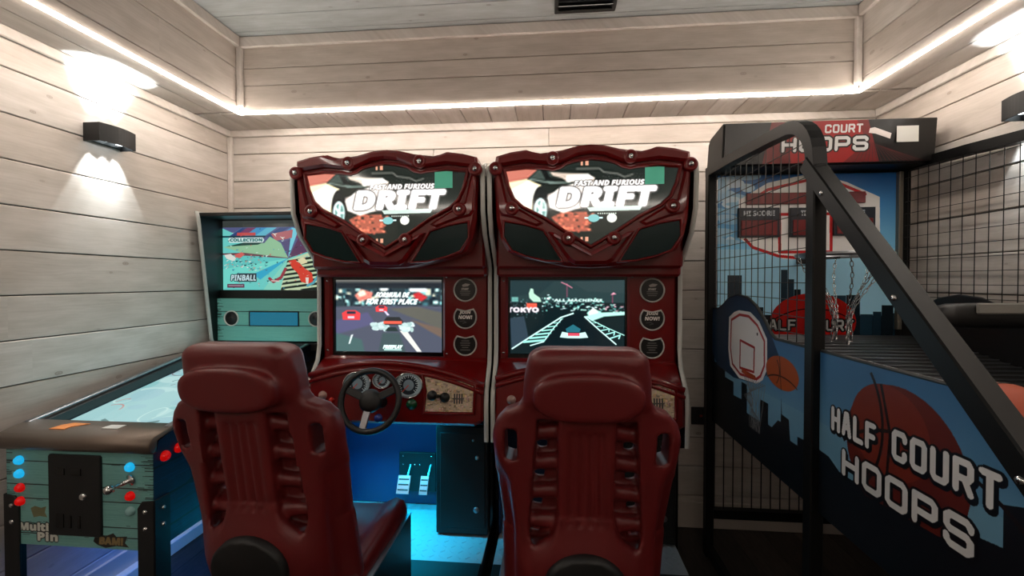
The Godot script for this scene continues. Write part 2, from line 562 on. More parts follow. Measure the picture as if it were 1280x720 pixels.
func build_room() -> void:
	# floor of dark vinyl boards
	var f := thing("floor", Vector3.ZERO, "dark grey brown vinyl plank floor of the games room", "floor", "", "structure")
	var st := begin()
	bx(st, XL - 0.1, XR + 0.1, -0.12, -0.012, -D - 0.1, -DF + 0.1)
	obj("floor_core", st, M.backing, f)
	var x := XL
	var col := 0
	while x < XR:
		var x1 := minf(x + 0.18, XR)
		var z0 := DF - rng.randf() * 1.2
		while z0 < D:
			var z1 := minf(z0 + 1.2, D)
			st = begin()
			bx(st, x + 0.0008, x1 - 0.0008, -0.012, 0.0, -z1 + 0.0008, -maxf(z0, DF) - 0.0008, 0.0015)
			obj("floor_plank", st, M.floor[rng.randi() % 3], f)
			z0 = z1
		x = x1
		col += 1
	clad_wall("wall_back", "back wall of whitewashed horizontal pine boards behind the machines", "back", XR - XL, V((XL + XR) / 2, 0, D), 0, {0: [0.1], 1: [-0.6], 2: [0.55], 3: [-1.0], 4: [1.2], 5: [0.0], 6: [-0.4], 8: [1.0], 10: [1.3]})
	clad_wall("wall_left", "left wall of whitewashed horizontal pine boards with a lit sconce", "left", D - DF, V(XL, 0, (D + DF) / 2), PI / 2, {0: [0.2], 1: [-0.9], 2: [0.86], 4: [-0.5], 5: [0.3], 6: [-1.1], 8: [0.9], 9: [0.1], 11: [-0.3]})
	clad_wall("wall_right", "right wall of whitewashed horizontal pine boards beside the cage", "right", D - DF, V(XR, 0, (D + DF) / 2), -PI / 2, {0: [-0.2], 2: [0.9], 3: [-0.2], 5: [-0.8], 7: [0.5]})
	clad_wall("wall_front", "front wall of whitewashed pine boards behind the camera", "front", XR - XL, V((XL + XR) / 2, 0, DF), PI, {1: [0.5], 3: [-0.5], 5: [0.8], 7: [-0.2], 9: [0.3], 11: [-0.9]})
	# tray ceiling: planked tray, boxed soffits round it with fascia boards
	var c := thing("ceiling", V(0, 0, 0), "wood tray ceiling with a boxed soffit round its edge", "ceiling", "", "structure")
	st = begin()
	bx(st, XL - 0.1, XR + 0.1, CEIL + 0.02, CEIL + 0.12, -D - 0.1, -DF + 0.1)
	obj("ceiling_core", st, M.backing, c)
	var d := INF
	while d < IND:
		var d1 := minf(d + 0.145, IND)
		plank(c, "ceiling_board", M.grey_wood, Transform3D(Basis(Vector3.RIGHT, Vector3.BACK, Vector3.DOWN), V((INL + INR) / 2, CEIL + 0.009, (d + d1) / 2)), INR - INL, d1 - d - 0.003, 0.018)
		d = d1
	# soffit undersides
	var runs := [
		["soffit_back", XL, XR, IND + 0.0185, D, true, 0.153],
		["soffit_left", XL, INL - 0.0185, INF, IND + 0.0185, false, 0.145],
		["soffit_right", INR + 0.0185, XR, INF, IND + 0.0185, false, 0.145],
		["soffit_front", XL, XR, DF, INF, true, 0.153]]
	for r in runs:
		st = begin()
		bx(st, r[1], r[2], SOF + 0.018, SOF + 0.05, -r[4], -r[3])
		var s := obj(r[0], st, M.backing, c)
		if r[5]: # boards run from the wall to the tray
			var p: float = r[1]
			while p < r[2] - 0.01:
				var q := minf(p + r[6], r[2])
				plank(s, "soffit_board", woody(), Transform3D(Basis(Vector3.BACK, Vector3.LEFT, Vector3.UP), V((p + q) / 2, SOF + 0.009, (r[3] + r[4]) / 2)), r[4] - r[3], q - p - 0.003, 0.018)
				p = q
		else: # boards run along the wall
			for k in 2:
				var p2: float = lerpf(r[1], r[2], k / 2.0)
				var q2: float = lerpf(r[1], r[2], (k + 1) / 2.0)
				for e in [[INF, 0.75 + 0.5 * k], [0.75 + 0.5 * k, IND]]:
					plank(s, "soffit_board", woody(), Transform3D(Basis(Vector3.BACK, Vector3.LEFT, Vector3.UP), V((p2 + q2) / 2, SOF + 0.009, (e[0] + e[1]) / 2)), e[1] - e[0] - 0.0015, q2 - p2 - 0.003, 0.018)
	# fascia boards of the tray
	var heights := [[SOF, SOF + 0.145], [SOF + 0.145, SOF + 0.24], [SOF + 0.24, CEIL]]
	var sides := [
		["fascia_back", V((INL + INR) / 2, 0, IND), Basis(), INR - INL, heights],
		["fascia_left", V(INL, 0, (INF + IND) / 2), Basis(Vector3.UP, PI / 2), IND - INF, [[SOF, SOF + 0.05], [SOF + 0.05, SOF + 0.235], [SOF + 0.235, CEIL]]],
		["fascia_right", V(INR, 0, (INF + IND) / 2), Basis(Vector3.UP, -PI / 2), IND - INF, [[SOF, SOF + 0.05], [SOF + 0.05, SOF + 0.215], [SOF + 0.215, CEIL]]],
		["fascia_front", V((INL + INR) / 2, 0, INF), Basis(Vector3.UP, PI), INR - INL, heights]]
	for s in sides:
		st = begin()
		bx(st, -s[3] / 2 - 0.05, s[3] / 2 + 0.05, SOF + 0.018, CEIL + 0.03, -0.06, -0.018)
		var o := obj(s[0], st, M.backing, c)
		o.transform = Transform3D(s[2], s[1])
		for h in s[4]:
			plank(o, "fascia_board", woody(), at(Vector3(0, (h[0] + h[1]) / 2, -0.009 + rng.randf_range(-0.001, 0.001))), s[3], h[1] - h[0] - 0.003, 0.018)
	# trims
	var k := 1
	var bars := [
		["pale crown moulding along the top of the back wall", V(XL, SOF - 0.022, D - 0.009), V(XR, SOF - 0.022, D - 0.009), 0.018, 0.043],
		["pale crown moulding along the top of the left wall", V(XL + 0.009, SOF - 0.022, DF), V(XL + 0.009, SOF - 0.022, D - 0.018), 0.018, 0.043],
		["pale crown moulding along the top of the right wall", V(XR - 0.009, SOF - 0.022, DF), V(XR - 0.009, SOF - 0.022, D - 0.018), 0.018, 0.043],
		["upper moulding at the top of the back tray fascia", V(INL, CEIL - 0.03, IND - 0.011), V(INR, CEIL - 0.03, IND - 0.011), 0.022, 0.058],
		["upper moulding at the top of the left tray fascia", V(INL + 0.011, CEIL - 0.03, INF), V(INL + 0.011, CEIL - 0.03, IND - 0.022), 0.022, 0.058],
		["upper moulding at the top of the right tray fascia", V(INR - 0.011, CEIL - 0.03, INF), V(INR - 0.011, CEIL - 0.03, IND - 0.022), 0.022, 0.058],
		["slim vertical corner strip where left and back walls meet", V(XL + 0.013, 0.17, D - 0.013), V(XL + 0.013, SOF - 0.044, D - 0.013), 0.026, 0.026],
		["slim vertical strip in the left corner of the tray", V(INL + 0.014, SOF + 0.022, IND - 0.014), V(INL + 0.014, CEIL - 0.06, IND - 0.014), 0.028, 0.028],
		["slim vertical strip in the right corner of the tray", V(INR - 0.014, SOF + 0.022, IND - 0.014), V(INR - 0.014, CEIL - 0.06, IND - 0.014), 0.028, 0.028]]
	for b in bars:
		uv_on = true
		uv_a = Vector2(2, 1 / 2.4)
		uv_o = Vector2(rng.randf(), rng.randf())
		st = begin()
		bar(st, b[1], b[2], b[3], b[4], Vector3.UP, 0.004)
		uv_on = false
		tag(obj("trim_%d" % k, st, M.wood[2]), b[0], "trim", "", "structure")
		k += 1
	for b in [["baseboard_back", "wood baseboard along the foot of the back wall", V(XL + 0.02, 0.075, D - 0.008), V(XR - 0.02, 0.075, D - 0.008)], ["baseboard_left", "wood baseboard along the left wall under the pinball machine", V(XL + 0.008, 0.075, DF), V(XL + 0.008, 0.075, D)], ["baseboard_right", "wood baseboard along the foot of the right wall", V(XR - 0.008, 0.075, DF), V(XR - 0.008, 0.075, D)]]:
		st = begin()
		bar(st, b[2], b[3], 0.016, 0.15, Vector3.UP, 0.003)
		tag(obj(b[0], st, M.wood[1]), b[1], "baseboard", "", "structure")
	st = begin()
	bar(st, V(XL + 0.04, 0.035, DF), V(XL + 0.04, 0.035, D - 0.02), 0.045, 0.07, Vector3.UP, 0.006)
	tag(obj("trim_%d" % k, st, M.white), "white shoe moulding on the floor along the left wall", "trim", "", "structure")

func area(parent: Node, p: Vector3, dir: Vector3, along: Vector3, sx: float, sy: float, c: Color, e: float) -> AreaLight3D:
	var l := AreaLight3D.new()
	l.name = "area_light"
	var z := -dir.normalized()
	var x := along.normalized()
	l.transform = Transform3D(Basis(x, z.cross(x), z), p)
	l.area_size = Vector2(sx, sy)
	l.light_color = c
	l.light_energy = e
	l.shadow_enabled = true
	l.area_range = 8.0
	l.area_attenuation = 2.0
	parent.add_child(l, true)
	return l

func build_led(c: Color, glow: float, energy: float) -> void:
	var m := glow_mat(c, glow)
	var w := 0.009
	var runs := [
		["white glowing light strip along the back edge of the soffit", V(INL, SOF, IND), V(INR, SOF, IND), Vector3(0, 0, 1)],
		["white glowing light strip along the left edge of the soffit", V(INL, SOF, INF), V(INL, SOF, IND), Vector3(1, 0, 0)],
		["white glowing light strip along the right edge of the soffit", V(INR, SOF, INF), V(INR, SOF, IND), Vector3(-1, 0, 0)],
		["white glowing light strip along the soffit behind the camera", V(INL, SOF, INF), V(INR, SOF, INF), Vector3(0, 0, -1)]]
	for r in runs:
		var a: Vector3 = r[1]
		var b: Vector3 = r[2]
		var inward: Vector3 = r[3]
		var o := thing("led_strip", (a + b) / 2, r[0], "light strip", "light strips round the tray ceiling")
		var st := begin()
		var off := inward * 0.0005 + Vector3(0, -0.0075, 0)
		bar(st, a - (a + b) / 2 + off, b - (a + b) / 2 + off, w, 0.016, Vector3.UP, 0.003)
		obj("diffuser", st, m, o)
		area(o, off + Vector3(0, -0.009, 0), Vector3(0, -1, 0), (b - a), a.distance_to(b) - 0.03, 0.006, c, energy)

func sconce(p: Vector3, turn: float, label: String, c: Color, energy: float) -> void:
	var o := thing("wall_sconce", p, label, "wall light", "up and down wall sconces")
	o.rotation.y = turn # local z out of the wall
	var st := begin()
	bx(st, -0.078, 0.078, -0.033, 0.033, 0, 0.012, 0.002)
	obj("back_plate", st, M.black, o)
	# a hollow shell, open above and below, with a softly bowed front
	st = begin()
	var outer := PackedVector2Array()
	var inner := PackedVector2Array()
	for k in 13:
		var t := k / 12.0
		outer.append(Vector2(lerpf(-0.085, 0.085, t), 0.078 + 0.018 * sin(t * PI)))
		inner.append(Vector2(lerpf(-0.081, 0.081, t), 0.074 + 0.018 * sin(t * PI)))
	var ring := PackedVector2Array([Vector2(-0.085, 0.0)]) + outer + PackedVector2Array([Vector2(0.085, 0.0), Vector2(0.081, 0.0)])
	for k in range(12, -1, -1): ring.append(inner[k])
	ring.append(Vector2(-0.081, 0.0))
	prism(st, ring, Transform3D(Basis(Vector3.RIGHT, Vector3.BACK, Vector3.DOWN), Vector3(0, 0, 0)), -0.04, 0.04, 0.0008)
	obj("shell", st, M.black_tex, o)
	for s in [-1.0, 1.0]:
		for q in [-1.0, 0.0, 1.0]:
			st = begin(true)
			lathe(st, [Vector2(0, 0.004), Vector2(0.016, 0.003), Vector2(0.02, -0.002)] if s > 0 else [Vector2(0.02, 0.002), Vector2(0.016, -0.003), Vector2(0, -0.004)], at(Vector3(q * 0.055, s * 0.016, 0.03)), 12)
			obj("lens", st, glow_mat(c, 6.0), o)
	st = begin()
	bx(st, -0.078, 0.078, -0.014, 0.014, 0.012, 0.07, 0.001)
	obj("reflector", st, M.steel, o)
	for k in 6:
		var s := 1.0 if k < 3 else -1.0
		var l := SpotLight3D.new()
		l.name = "spot_light"
		l.position = Vector3((k % 3 - 1) * 0.055, s * 0.026, 0.036)
		l.rotation = Vector3(s * PI / 2, 0, 0)
		l.spot_angle = 27.0
		l.spot_angle_attenuation = 0.2
		l.spot_range = 6.0
		l.spot_attenuation = 2.0
		l.light_size = 0.008
		l.light_color = c
		l.light_energy = energy
		l.shadow_enabled = true
		o.add_child(l, true)

func build_fixtures() -> void:
	var st := begin()
	# grille in the tray ceiling
	var o := thing("ceiling_vent", V(0.16, CEIL, 2.12), "square black vent grille on the tray ceiling", "vent")
	bx(st, -0.15, 0.15, -0.022, 0.0, -0.15, 0.15, 0.004)
	obj("frame", st, M.black, o)
	for k in 7:
		st = begin()
		box(st, Transform3D(Basis(Vector3.RIGHT, 0.5), Vector3(0, -0.026, -0.115 + k * 0.038)), Vector3(0.26, 0.004, 0.03), 0.001)
		obj("louvre", st, M.black_gloss, o)
	# socket low on the back wall
	o = thing("wall_socket", V(0.848, 0.655, D), "black double wall socket with red switch low on back wall", "socket")
	st = begin()
	bx(st, -0.038, 0.038, -0.052, 0.052, 0, 0.009, 0.003)
	obj("plate", st, M.black, o)
	for s in [-0.024, 0.024]:
		st = begin()
		prism(st, ellipse(0, s, 0.017, 0.017, 16), Transform3D(), 0.008, 0.012, 0.001)
		obj("outlet", st, M.black_tex, o)
	st = begin()
	bx(st, 0.008, 0.024, -0.006, 0.006, 0.009, 0.014, 0.002)
	obj("switch", st, mat(Color(0.5, 0.06, 0.05), 0.4), o)

# ---------------------------------------------------------------- racing machines
func v2(a: Array) -> Array: # flat list of numbers to points
	var r := []
	for k in range(0, a.size(), 2): r.append(Vector2(a[k], a[k + 1]))
	return r

func marquee_art() -> ImageTexture:
	var c := Canvas.new(1060, 520, Color(0.09, 0.115, 0.105))
	var r := RandomNumberGenerator.new()
	r.seed = 4
	var f := func(a: Array) -> Array:
		return v2(a).map(func(p): return Vector2(p.x * 0.83 + 8, (p.y - 45) * 0.82))
	c.poly(f.call([0, 90, 260, 95, 170, 175, 0, 210]), Color(0.72, 0.42, 0.36))
	c.poly(f.call([-10, 210, 160, 180, 270, 230, 215, 300, 205, 470, 100, 430, 10, 330]), Color(1.0, 0.90, 0.72))
	c.poly(f.call([20, 270, 170, 195, 250, 240, 210, 310, 190, 400, 60, 340]), Color(1, 0.97, 0.9))
	for k in 6: c.path(f.call([20 + k * 8, 320 + k * 12, 190, 300 + k * 18]), 2, Color(0.85, 0.62, 0.45))
	c.poly(f.call([175, 182, 260, 100, 330, 130, 360, 205, 470, 215, 330, 225, 300, 190]), Color(0.22, 0.27, 0.25))
	c.poly(f.call([260, 110, 300, 105, 330, 165, 380, 200, 300, 190]), Color(0.05, 0.07, 0.07))
	c.path(f.call([180, 183, 330, 212, 480, 212]), 4, Color(0.8, 0.9, 0.85))
	var w: Array = f.call([262, 385])
	c.oval(w[0].x, w[0].y, 50, 122, Color(0.08, 0.10, 0.10))
	w = f.call([262, 415])
	c.oval(w[0].x, w[0].y, 40, 74, Color(0.86, 0.97, 0.95))
	c.oval(w[0].x + 3, w[0].y, 31, 60, Color(0.45, 0.6, 0.58))
	for k in 5: c.path([w[0], w[0] + Vector2(cos(k * 1.257) * 28, sin(k * 1.257) * 60)], 11, Color(0.93, 1, 0.98))
	c.poly(f.call([330, 130, 420, 140, 600, 150, 660, 180, 650, 205, 460, 210, 420, 180, 350, 160]), Color(0.75, 0.68, 0.62))
	c.poly(f.call([450, 160, 610, 150, 655, 185, 560, 208, 450, 205]), Color(1, 0.96, 0.92))
	c.poly(f.call([310, 300, 420, 260, 560, 250, 600, 400, 420, 430, 320, 330]), Color(0.66, 0.60, 0.57))
	c.poly(f.call([340, 470, 420, 430, 600, 430, 630, 575, 470, 580, 380, 520]), Color(0.62, 0.33, 0.26))
	for k in 70:
		var p: Array = f.call([r.randf_range(360, 640), r.randf_range(430, 580)])
		c.rect(p[0].x, p[0].y, r.randf_range(4, 22), r.randf_range(4, 14), [Color(0.08, 0.10, 0.09), Color(0.95, 0.5, 0.38), Color(0.75, 0.35, 0.28)][r.randi() % 3])
	c.path(f.call([520, 112, 690, 112, 720, 140, 820, 155, 870, 180, 930, 160]), 4, Color(0.75, 0.72, 0.68))
	c.poly(f.call([310, 320, 400, 250, 520, 215, 700, 205, 560, 400, 430, 440, 330, 400]), Color(0.92, 0.88, 0.84))
	var fast := [430, 128, 410, 30]
	c.soften(6)
	c.text("DRIFT", 330, 172, 560, 108, Color(0.42, 0.40, 0.39), 0.22, 17)
	c.soften(9)
	c.text("DRIFT", 330, 172, 560, 108, Color(1, 1, 1), 0.22, 9)
	c.text("FAST AND FURIOUS", fast[0], fast[1], fast[2], fast[3], Color(0.3, 0.29, 0.28), 0.25, 6)
	c.text("FAST AND FURIOUS", fast[0], fast[1], fast[2], fast[3], Color(1, 0.97, 0.95), 0.25, 1.5)
	c.poly(f.call([600, 400, 1000, 390, 980, 425, 620, 430]), Color(0.72, 0.80, 0.76))
	c.rect(492, 350, 110, 10, Color(0.8, 0.95, 0.95))
	w = f.call([650, 480])
	c.oval(w[0].x, w[0].y, 34, 24, Color(0.45, 0.68, 0.68))
	w = f.call([780, 480])
	c.oval(w[0].x, w[0].y, 30, 28, Color(0.9, 0.9, 0.85))
	for k in 9: c.rect(570 + k * 13, 325, 8, 8, Color(0.8, 0.85, 0.8))
	for k in 60: c.rect(600 + r.randf() * 290, 85 + r.randf() * 40, 3, 3, Color(0.4, 0.42, 0.4))
	for y in [8, 470]:
		c.rect(468, y, 14, 28, Color(0.8, 0.55, 0.45))
		c.rect(496, y, 20, 28, Color(0.8, 0.55, 0.45))
	c.soften(5)
	return c.tex()

func screen_art_dusk() -> ImageTexture: # street race with three red cars
	var c := Canvas.new(956, 720, Color(0.27, 0.30, 0.33))
	var r := RandomNumberGenerator.new()
	r.seed = 7
	c.rect(0, 0, 956, 62, Color(0.38, 0.38, 0.37))
	c.rect(0, 62, 956, 60, Color(0.12, 0.15, 0.18))
	c.rect(0, 110, 956, 170, Color(0.16, 0.22, 0.25))
	for k in 110:
		var x := r.randf_range(20, 930)
		if x > 330 and x < 640 and r.randf() < 0.6: continue
		c.rect(x, r.randf_range(112, 240), r.randf_range(8, 44), r.randf_range(8, 50), [Color(0.78, 0.98, 0.95), Color(0.55, 0.80, 0.80), Color(0.25, 0.42, 0.46), Color(0.10, 0.16, 0.2), Color(0.85, 0.85, 0.75)][r.randi() % 5])
	c.rect(640, 112, 140, 32, Color(0.95, 1, 1))
	c.rect(400, 112, 70, 20, Color(0.95, 1, 1))
	c.poly(v2([20, 275, 360, 262, 940, 262, 940, 700, 20, 700]), Color(0.30, 0.32, 0.38))
	c.poly(v2([480, 290, 700, 270, 940, 330, 940, 480, 700, 380]), Color(0.36, 0.36, 0.33))
	c.poly(v2([640, 380, 940, 470, 940, 560, 800, 480]), Color(0.42, 0.36, 0.32))
	c.poly(v2([20, 400, 300, 320, 360, 420, 200, 470, 20, 520]), Color(0.33, 0.33, 0.46))
	c.poly(v2([20, 500, 250, 560, 280, 700, 20, 700]), Color(0.27, 0.38, 0.38))
	c.poly(v2([420, 500, 560, 500, 620, 700, 380, 700]), Color(0.25, 0.32, 0.33))
	c.poly(v2([190, 175, 250, 120, 345, 150, 330, 200, 230, 230]), Color(0.85, 0.5, 0.45))
	c.poly(v2([215, 150, 270, 125, 290, 170, 230, 190]), Color(1, 0.9, 0.8))
	c.poly(v2([670, 160, 720, 145, 790, 190, 740, 225, 690, 205]), Color(0.75, 0.2, 0.22))
	c.soften(14)
	c.text("FORMULA DE", 365, 148, 265, 42, Color(0.95, 1, 0.98), 0.35, 3)
	c.text("FOR FIRST PLACE", 285, 205, 410, 46, Color(0.95, 1, 0.98), 0.35, 3)
	for q in [[85, 305, 155, 85], [362, 262, 100, 56]]:
		c.poly(v2([q[0], q[1] + q[3] * 0.3, q[0] + q[2] * 0.25, q[1], q[0] + q[2] * 0.75, q[1], q[0] + q[2], q[1] + q[3] * 0.3, q[0] + q[2] * 0.97, q[1] + q[3], q[0] + q[2] * 0.05, q[1] + q[3]]), Color(0.85, 0.25, 0.27))
		c.rect(q[0] + q[2] * 0.28, q[1] + q[3] * 0.12, q[2] * 0.46, q[3] * 0.25, Color(0.15, 0.18, 0.25))
		c.rect(q[0] + q[2] * 0.32, q[1] + q[3] * 0.6, q[2] * 0.36, q[3] * 0.25, Color(0.8, 0.75, 0.8))
	c.poly(v2([560, 480, 620, 480, 740, 660, 700, 660]), Color(0.86, 0.86, 0.83))
	c.poly(v2([430, 310, 450, 310, 480, 345, 460, 350]), Color(0.8, 0.78, 0.9))
	c.poly(v2([160, 520, 180, 515, 152, 600, 138, 600]), Color(0.8, 0.85, 0.85))
	for k in 46:
		var s := 1 if k % 2 else -1
		c.oval(510 + s * r.randf_range(50, 165), r.randf_range(415, 480), r.randf_range(14, 34), r.randf_range(10, 22), Color(0.62, 0.74, 0.73).lerp(Color(0.82, 0.9, 0.9), r.randf()))
	c.poly(v2([430, 400, 455, 362, 560, 362, 590, 400, 575, 430, 440, 430]), Color(0.16, 0.17, 0.18))
	c.rect(430, 396, 150, 26, Color(0.88, 0.35, 0.28))
	c.poly(v2([440, 485, 470, 450, 530, 450, 550, 485]), Color(0.14, 0.2, 0.2))
	c.soften(7)
	c.text("FREEPLAY", 425, 606, 150, 30, Color(0.85, 1, 0.95), 0.3, 3)
	c.rect(432, 642, 145, 9, Color(0.75, 0.95, 0.9))
	c.im = c.im.get_region(Rect2i(35, 35, 875, 630))
	c.soften(3)
	return c.tex()

func screen_art_night() -> ImageTexture: # night street with neon signs
	var c := Canvas.new(1070, 760, Color(0.045, 0.115, 0.13))
	var r := RandomNumberGenerator.new()
	r.seed = 11
	c.rect(0, 90, 1070, 190, Color(0.14, 0.23, 0.24))
	c.poly(v2([0, 90, 420, 95, 300, 200, 0, 230]), Color(0.11, 0.20, 0.22))
	c.poly(v2([560, 95, 1070, 80, 1070, 200, 700, 180]), Color(0.17, 0.25, 0.26))
	c.poly(v2([35, 420, 160, 400, 200, 600, 50, 690]), Color(0.18, 0.25, 0.30))
	for k in 150:
		var x := r.randf_range(310, 860)
		c.rect(x, r.randf_range(235, 350) - (40 if x < 430 else 0) * r.randf(), r.randf_range(4, 30), r.randf_range(3, 16), [Color(0.75, 1, 0.93), Color(0.45, 0.75, 0.72), Color(0.9, 1, 1), Color(0.1, 0.2, 0.22)][r.randi() % 4])
	for k in 60: c.rect(r.randf_range(35, 330), r.randf_range(230, 420), r.randf_range(3, 12), r.randf_range(3, 9), [Color(0.6, 0.9, 0.88), Color(0.25, 0.42, 0.42), Color(0.9, 0.8, 0.85)][r.randi() % 3])
	c.poly(v2([200, 200, 215, 155, 240, 160, 245, 200, 300, 240, 310, 275, 240, 275, 205, 240]), Color(0.72, 0.9, 0.8))
	c.rect(180, 285, 92, 50, Color(1.0, 0.36, 0.28))
	c.rect(50, 232, 58, 42, Color(0.4, 0.65, 0.62))
	c.text("TOKYO", 15, 325, 270, 40, Color(1, 0.9, 0.95), 0.0, 4)
	c.text("ALL MACHINES", 420, 248, 410, 22, Color(0.85, 1, 0.96), 0.15, 2)
	c.path(v2([532, 110, 532, 230]), 8, Color(0.55, 0.28, 0.38))
	c.path(v2([480, 100, 535, 125, 575, 150]), 9, Color(0.85, 0.5, 0.58))
	c.path(v2([920, 200, 920, 280]), 8, Color(0.55, 0.25, 0.35))
	c.poly(v2([900, 212, 928, 188, 955, 205]), Color(0.9, 0.6, 0.68))
	for k in 40: c.rect(r.randf_range(800, 1020), r.randf_range(290, 375), r.randf_range(6, 34), r.randf_range(3, 12), [Color(0.7, 0.95, 0.9), Color(0.35, 0.6, 0.58), Color(0.9, 0.7, 0.75)][r.randi() % 3])
	c.poly(v2([480, 400, 640, 368, 700, 400, 930, 640, 900, 760, 300, 760, 340, 600]), Color(0.04, 0.10, 0.12))
	c.oval(765, 372, 62, 30, Color(0.65, 0.95, 0.85))
	c.oval(760, 375, 42, 44, Color(0.9, 1, 0.96))
	c.poly(v2([680, 400, 820, 365, 1030, 355, 1030, 385, 850, 400, 745, 440]), Color(0.72, 0.97, 0.9))
	c.soften(9)
	# guard rails
	c.path(v2([590, 372, 480, 410, 250, 560, 55, 690]), 14, Color(0.80, 1, 0.95))
	c.path(v2([490, 420, 420, 500, 330, 625, 215, 660]), 11, Color(0.80, 1, 0.95))
	for k in 7:
		var t := k / 6.0
		c.path([Vector2(lerpf(470, 150, t), lerpf(428, 630, t)), Vector2(lerpf(500, 335, t), lerpf(420, 612, t))], lerpf(5, 20, t), Color(0.6, 0.9, 0.85))
	c.path(v2([680, 400, 800, 510, 950, 640]), 12, Color(0.80, 1, 0.95))
	c.path(v2([740, 430, 880, 500, 1040, 570]), 8, Color(0.7, 0.95, 0.9))
	for k in 5:
		var t := k / 4.0
		c.path([Vector2(lerpf(740, 900, t), lerpf(455, 590, t)), Vector2(lerpf(800, 985, t), lerpf(455, 560, t)), Vector2(lerpf(805, 975, t), lerpf(470, 590, t))], lerpf(6, 13, t), Color(0.65, 0.95, 0.9))
	c.poly(v2([520, 510, 585, 470, 650, 510, 640, 540, 530, 540]), Color(0.15, 0.42, 0.48))
	c.poly(v2([470, 585, 490, 535, 545, 545, 640, 545, 690, 535, 715, 585, 640, 592, 540, 592]), Color(0.8, 1, 0.95))
	c.rect(540, 545, 100, 26, Color(0.85, 0.3, 0.38))
	c.im = c.im.get_region(Rect2i(35, 75, 990, 660))
	c.soften(5)
	return c.tex()

func badge_art(k: int) -> ImageTexture:
	var c := Canvas.new(256, 256, Color(0.045, 0.05, 0.05))
	if k == 1:
		c.text("JOIN", 58, 56, 130, 40, Color(0.92, 0.9, 0.88), 0.1, 1.5)
		c.text("NOW!", 48, 108, 160, 42, Color(0.92, 0.9, 0.88), 0.1, 1.5)
		c.path(v2([60, 180, 110, 172, 140, 190, 100, 200]), 10, Color(0.3, 0.3, 0.3))
	elif k == 0:
		c.poly(v2([90, 70, 130, 52, 190, 60, 160, 86, 100, 92]), Color(0.6, 0.58, 0.56))
		c.text("START", 84, 106, 84, 22, Color(0.66, 0.64, 0.62), 0.1, 2)
		for y in [140, 162, 184]: c.rect(62 + absi(y - 150) / 2, y, 132 - absi(y - 150), 9, Color(0.42, 0.41, 0.4))
	else:
		for q in [[84, 96], [110, 120], [136, 110], [162, 76], [192, 120]]: c.rect(128 - q[1] / 2, q[0], q[1], 10, Color(0.46, 0.45, 0.44))
	return c.tex()

func shifter_art() -> ImageTexture: # plate printed like a collage of clippings
	var c := Canvas.new(480, 330, Color(0.74, 0.67, 0.57))
	var r := RandomNumberGenerator.new()
	r.seed = 21
	for k in 420:
		var v := r.randf_range(0.45, 0.92)
		c.rect(r.randf() * 480, r.randf() * 330, r.randf_range(4, 36), r.randf_range(3, 24), Color(v, v * r.randf_range(0.8, 0.95), v * r.randf_range(0.6, 0.85)))
	for k in 4:
		c.rect(292 + k * 24, 160, 14, 90, Color(0.2, 0.2, 0.2))
	c.rect(280, 200, 110, 12, Color(0.25, 0.24, 0.23))
	c.soften(3)
	return c.tex()

func gauge_art() -> ImageTexture:
	var c := Canvas.new(256, 256, Color(0.62, 0.70, 0.74))
	c.oval(128, 128, 90, 90, Color(0.16, 0.19, 0.22))
	c.oval(128, 128, 52, 52, Color(0.50, 0.58, 0.63))
	for k in 21:
		var a := 2.3 + k * 0.235
		var d := Vector2(cos(a), sin(a))
		c.path([Vector2(128, 128) + d * (78 if k % 2 else 68), Vector2(128, 128) + d * 98], 5, Color(0.85, 0.9, 0.92))
	c.path(v2([128, 128, 70, 190]), 7, Color(0.85, 0.2, 0.15))
	return c.tex()

func poly_dist(p: Vector2, q: PackedVector2Array) -> float:
	var d := 1e9
	var s := 1.0
	var n := q.size()
	for i in n:
		var a := q[i]
		var b := q[(i + 1) % n]
		d = minf(d, p.distance_squared_to(Geometry2D.get_closest_point_to_segment(p, a, b)))
		if (a.y > p.y) != (b.y > p.y) and p.x < (b.x - a.x) * (p.y - a.y) / (b.y - a.y) + a.x: s = -s
	return sqrt(d) * s

func smin(a: float, b: float, k: float) -> float:
	var h := clampf(0.5 + 0.5 * (b - a) / k, 0.0, 1.0)
	return lerpf(b, a, h) - k * h * (1.0 - h)

func caps(p: Vector3, a: Vector3, b: Vector3, r: float) -> float:
	var ab := b - a
	var t := clampf((p - a).dot(ab) / ab.length_squared(), 0.0, 1.0)
	return (p - a - ab * t).length() - r

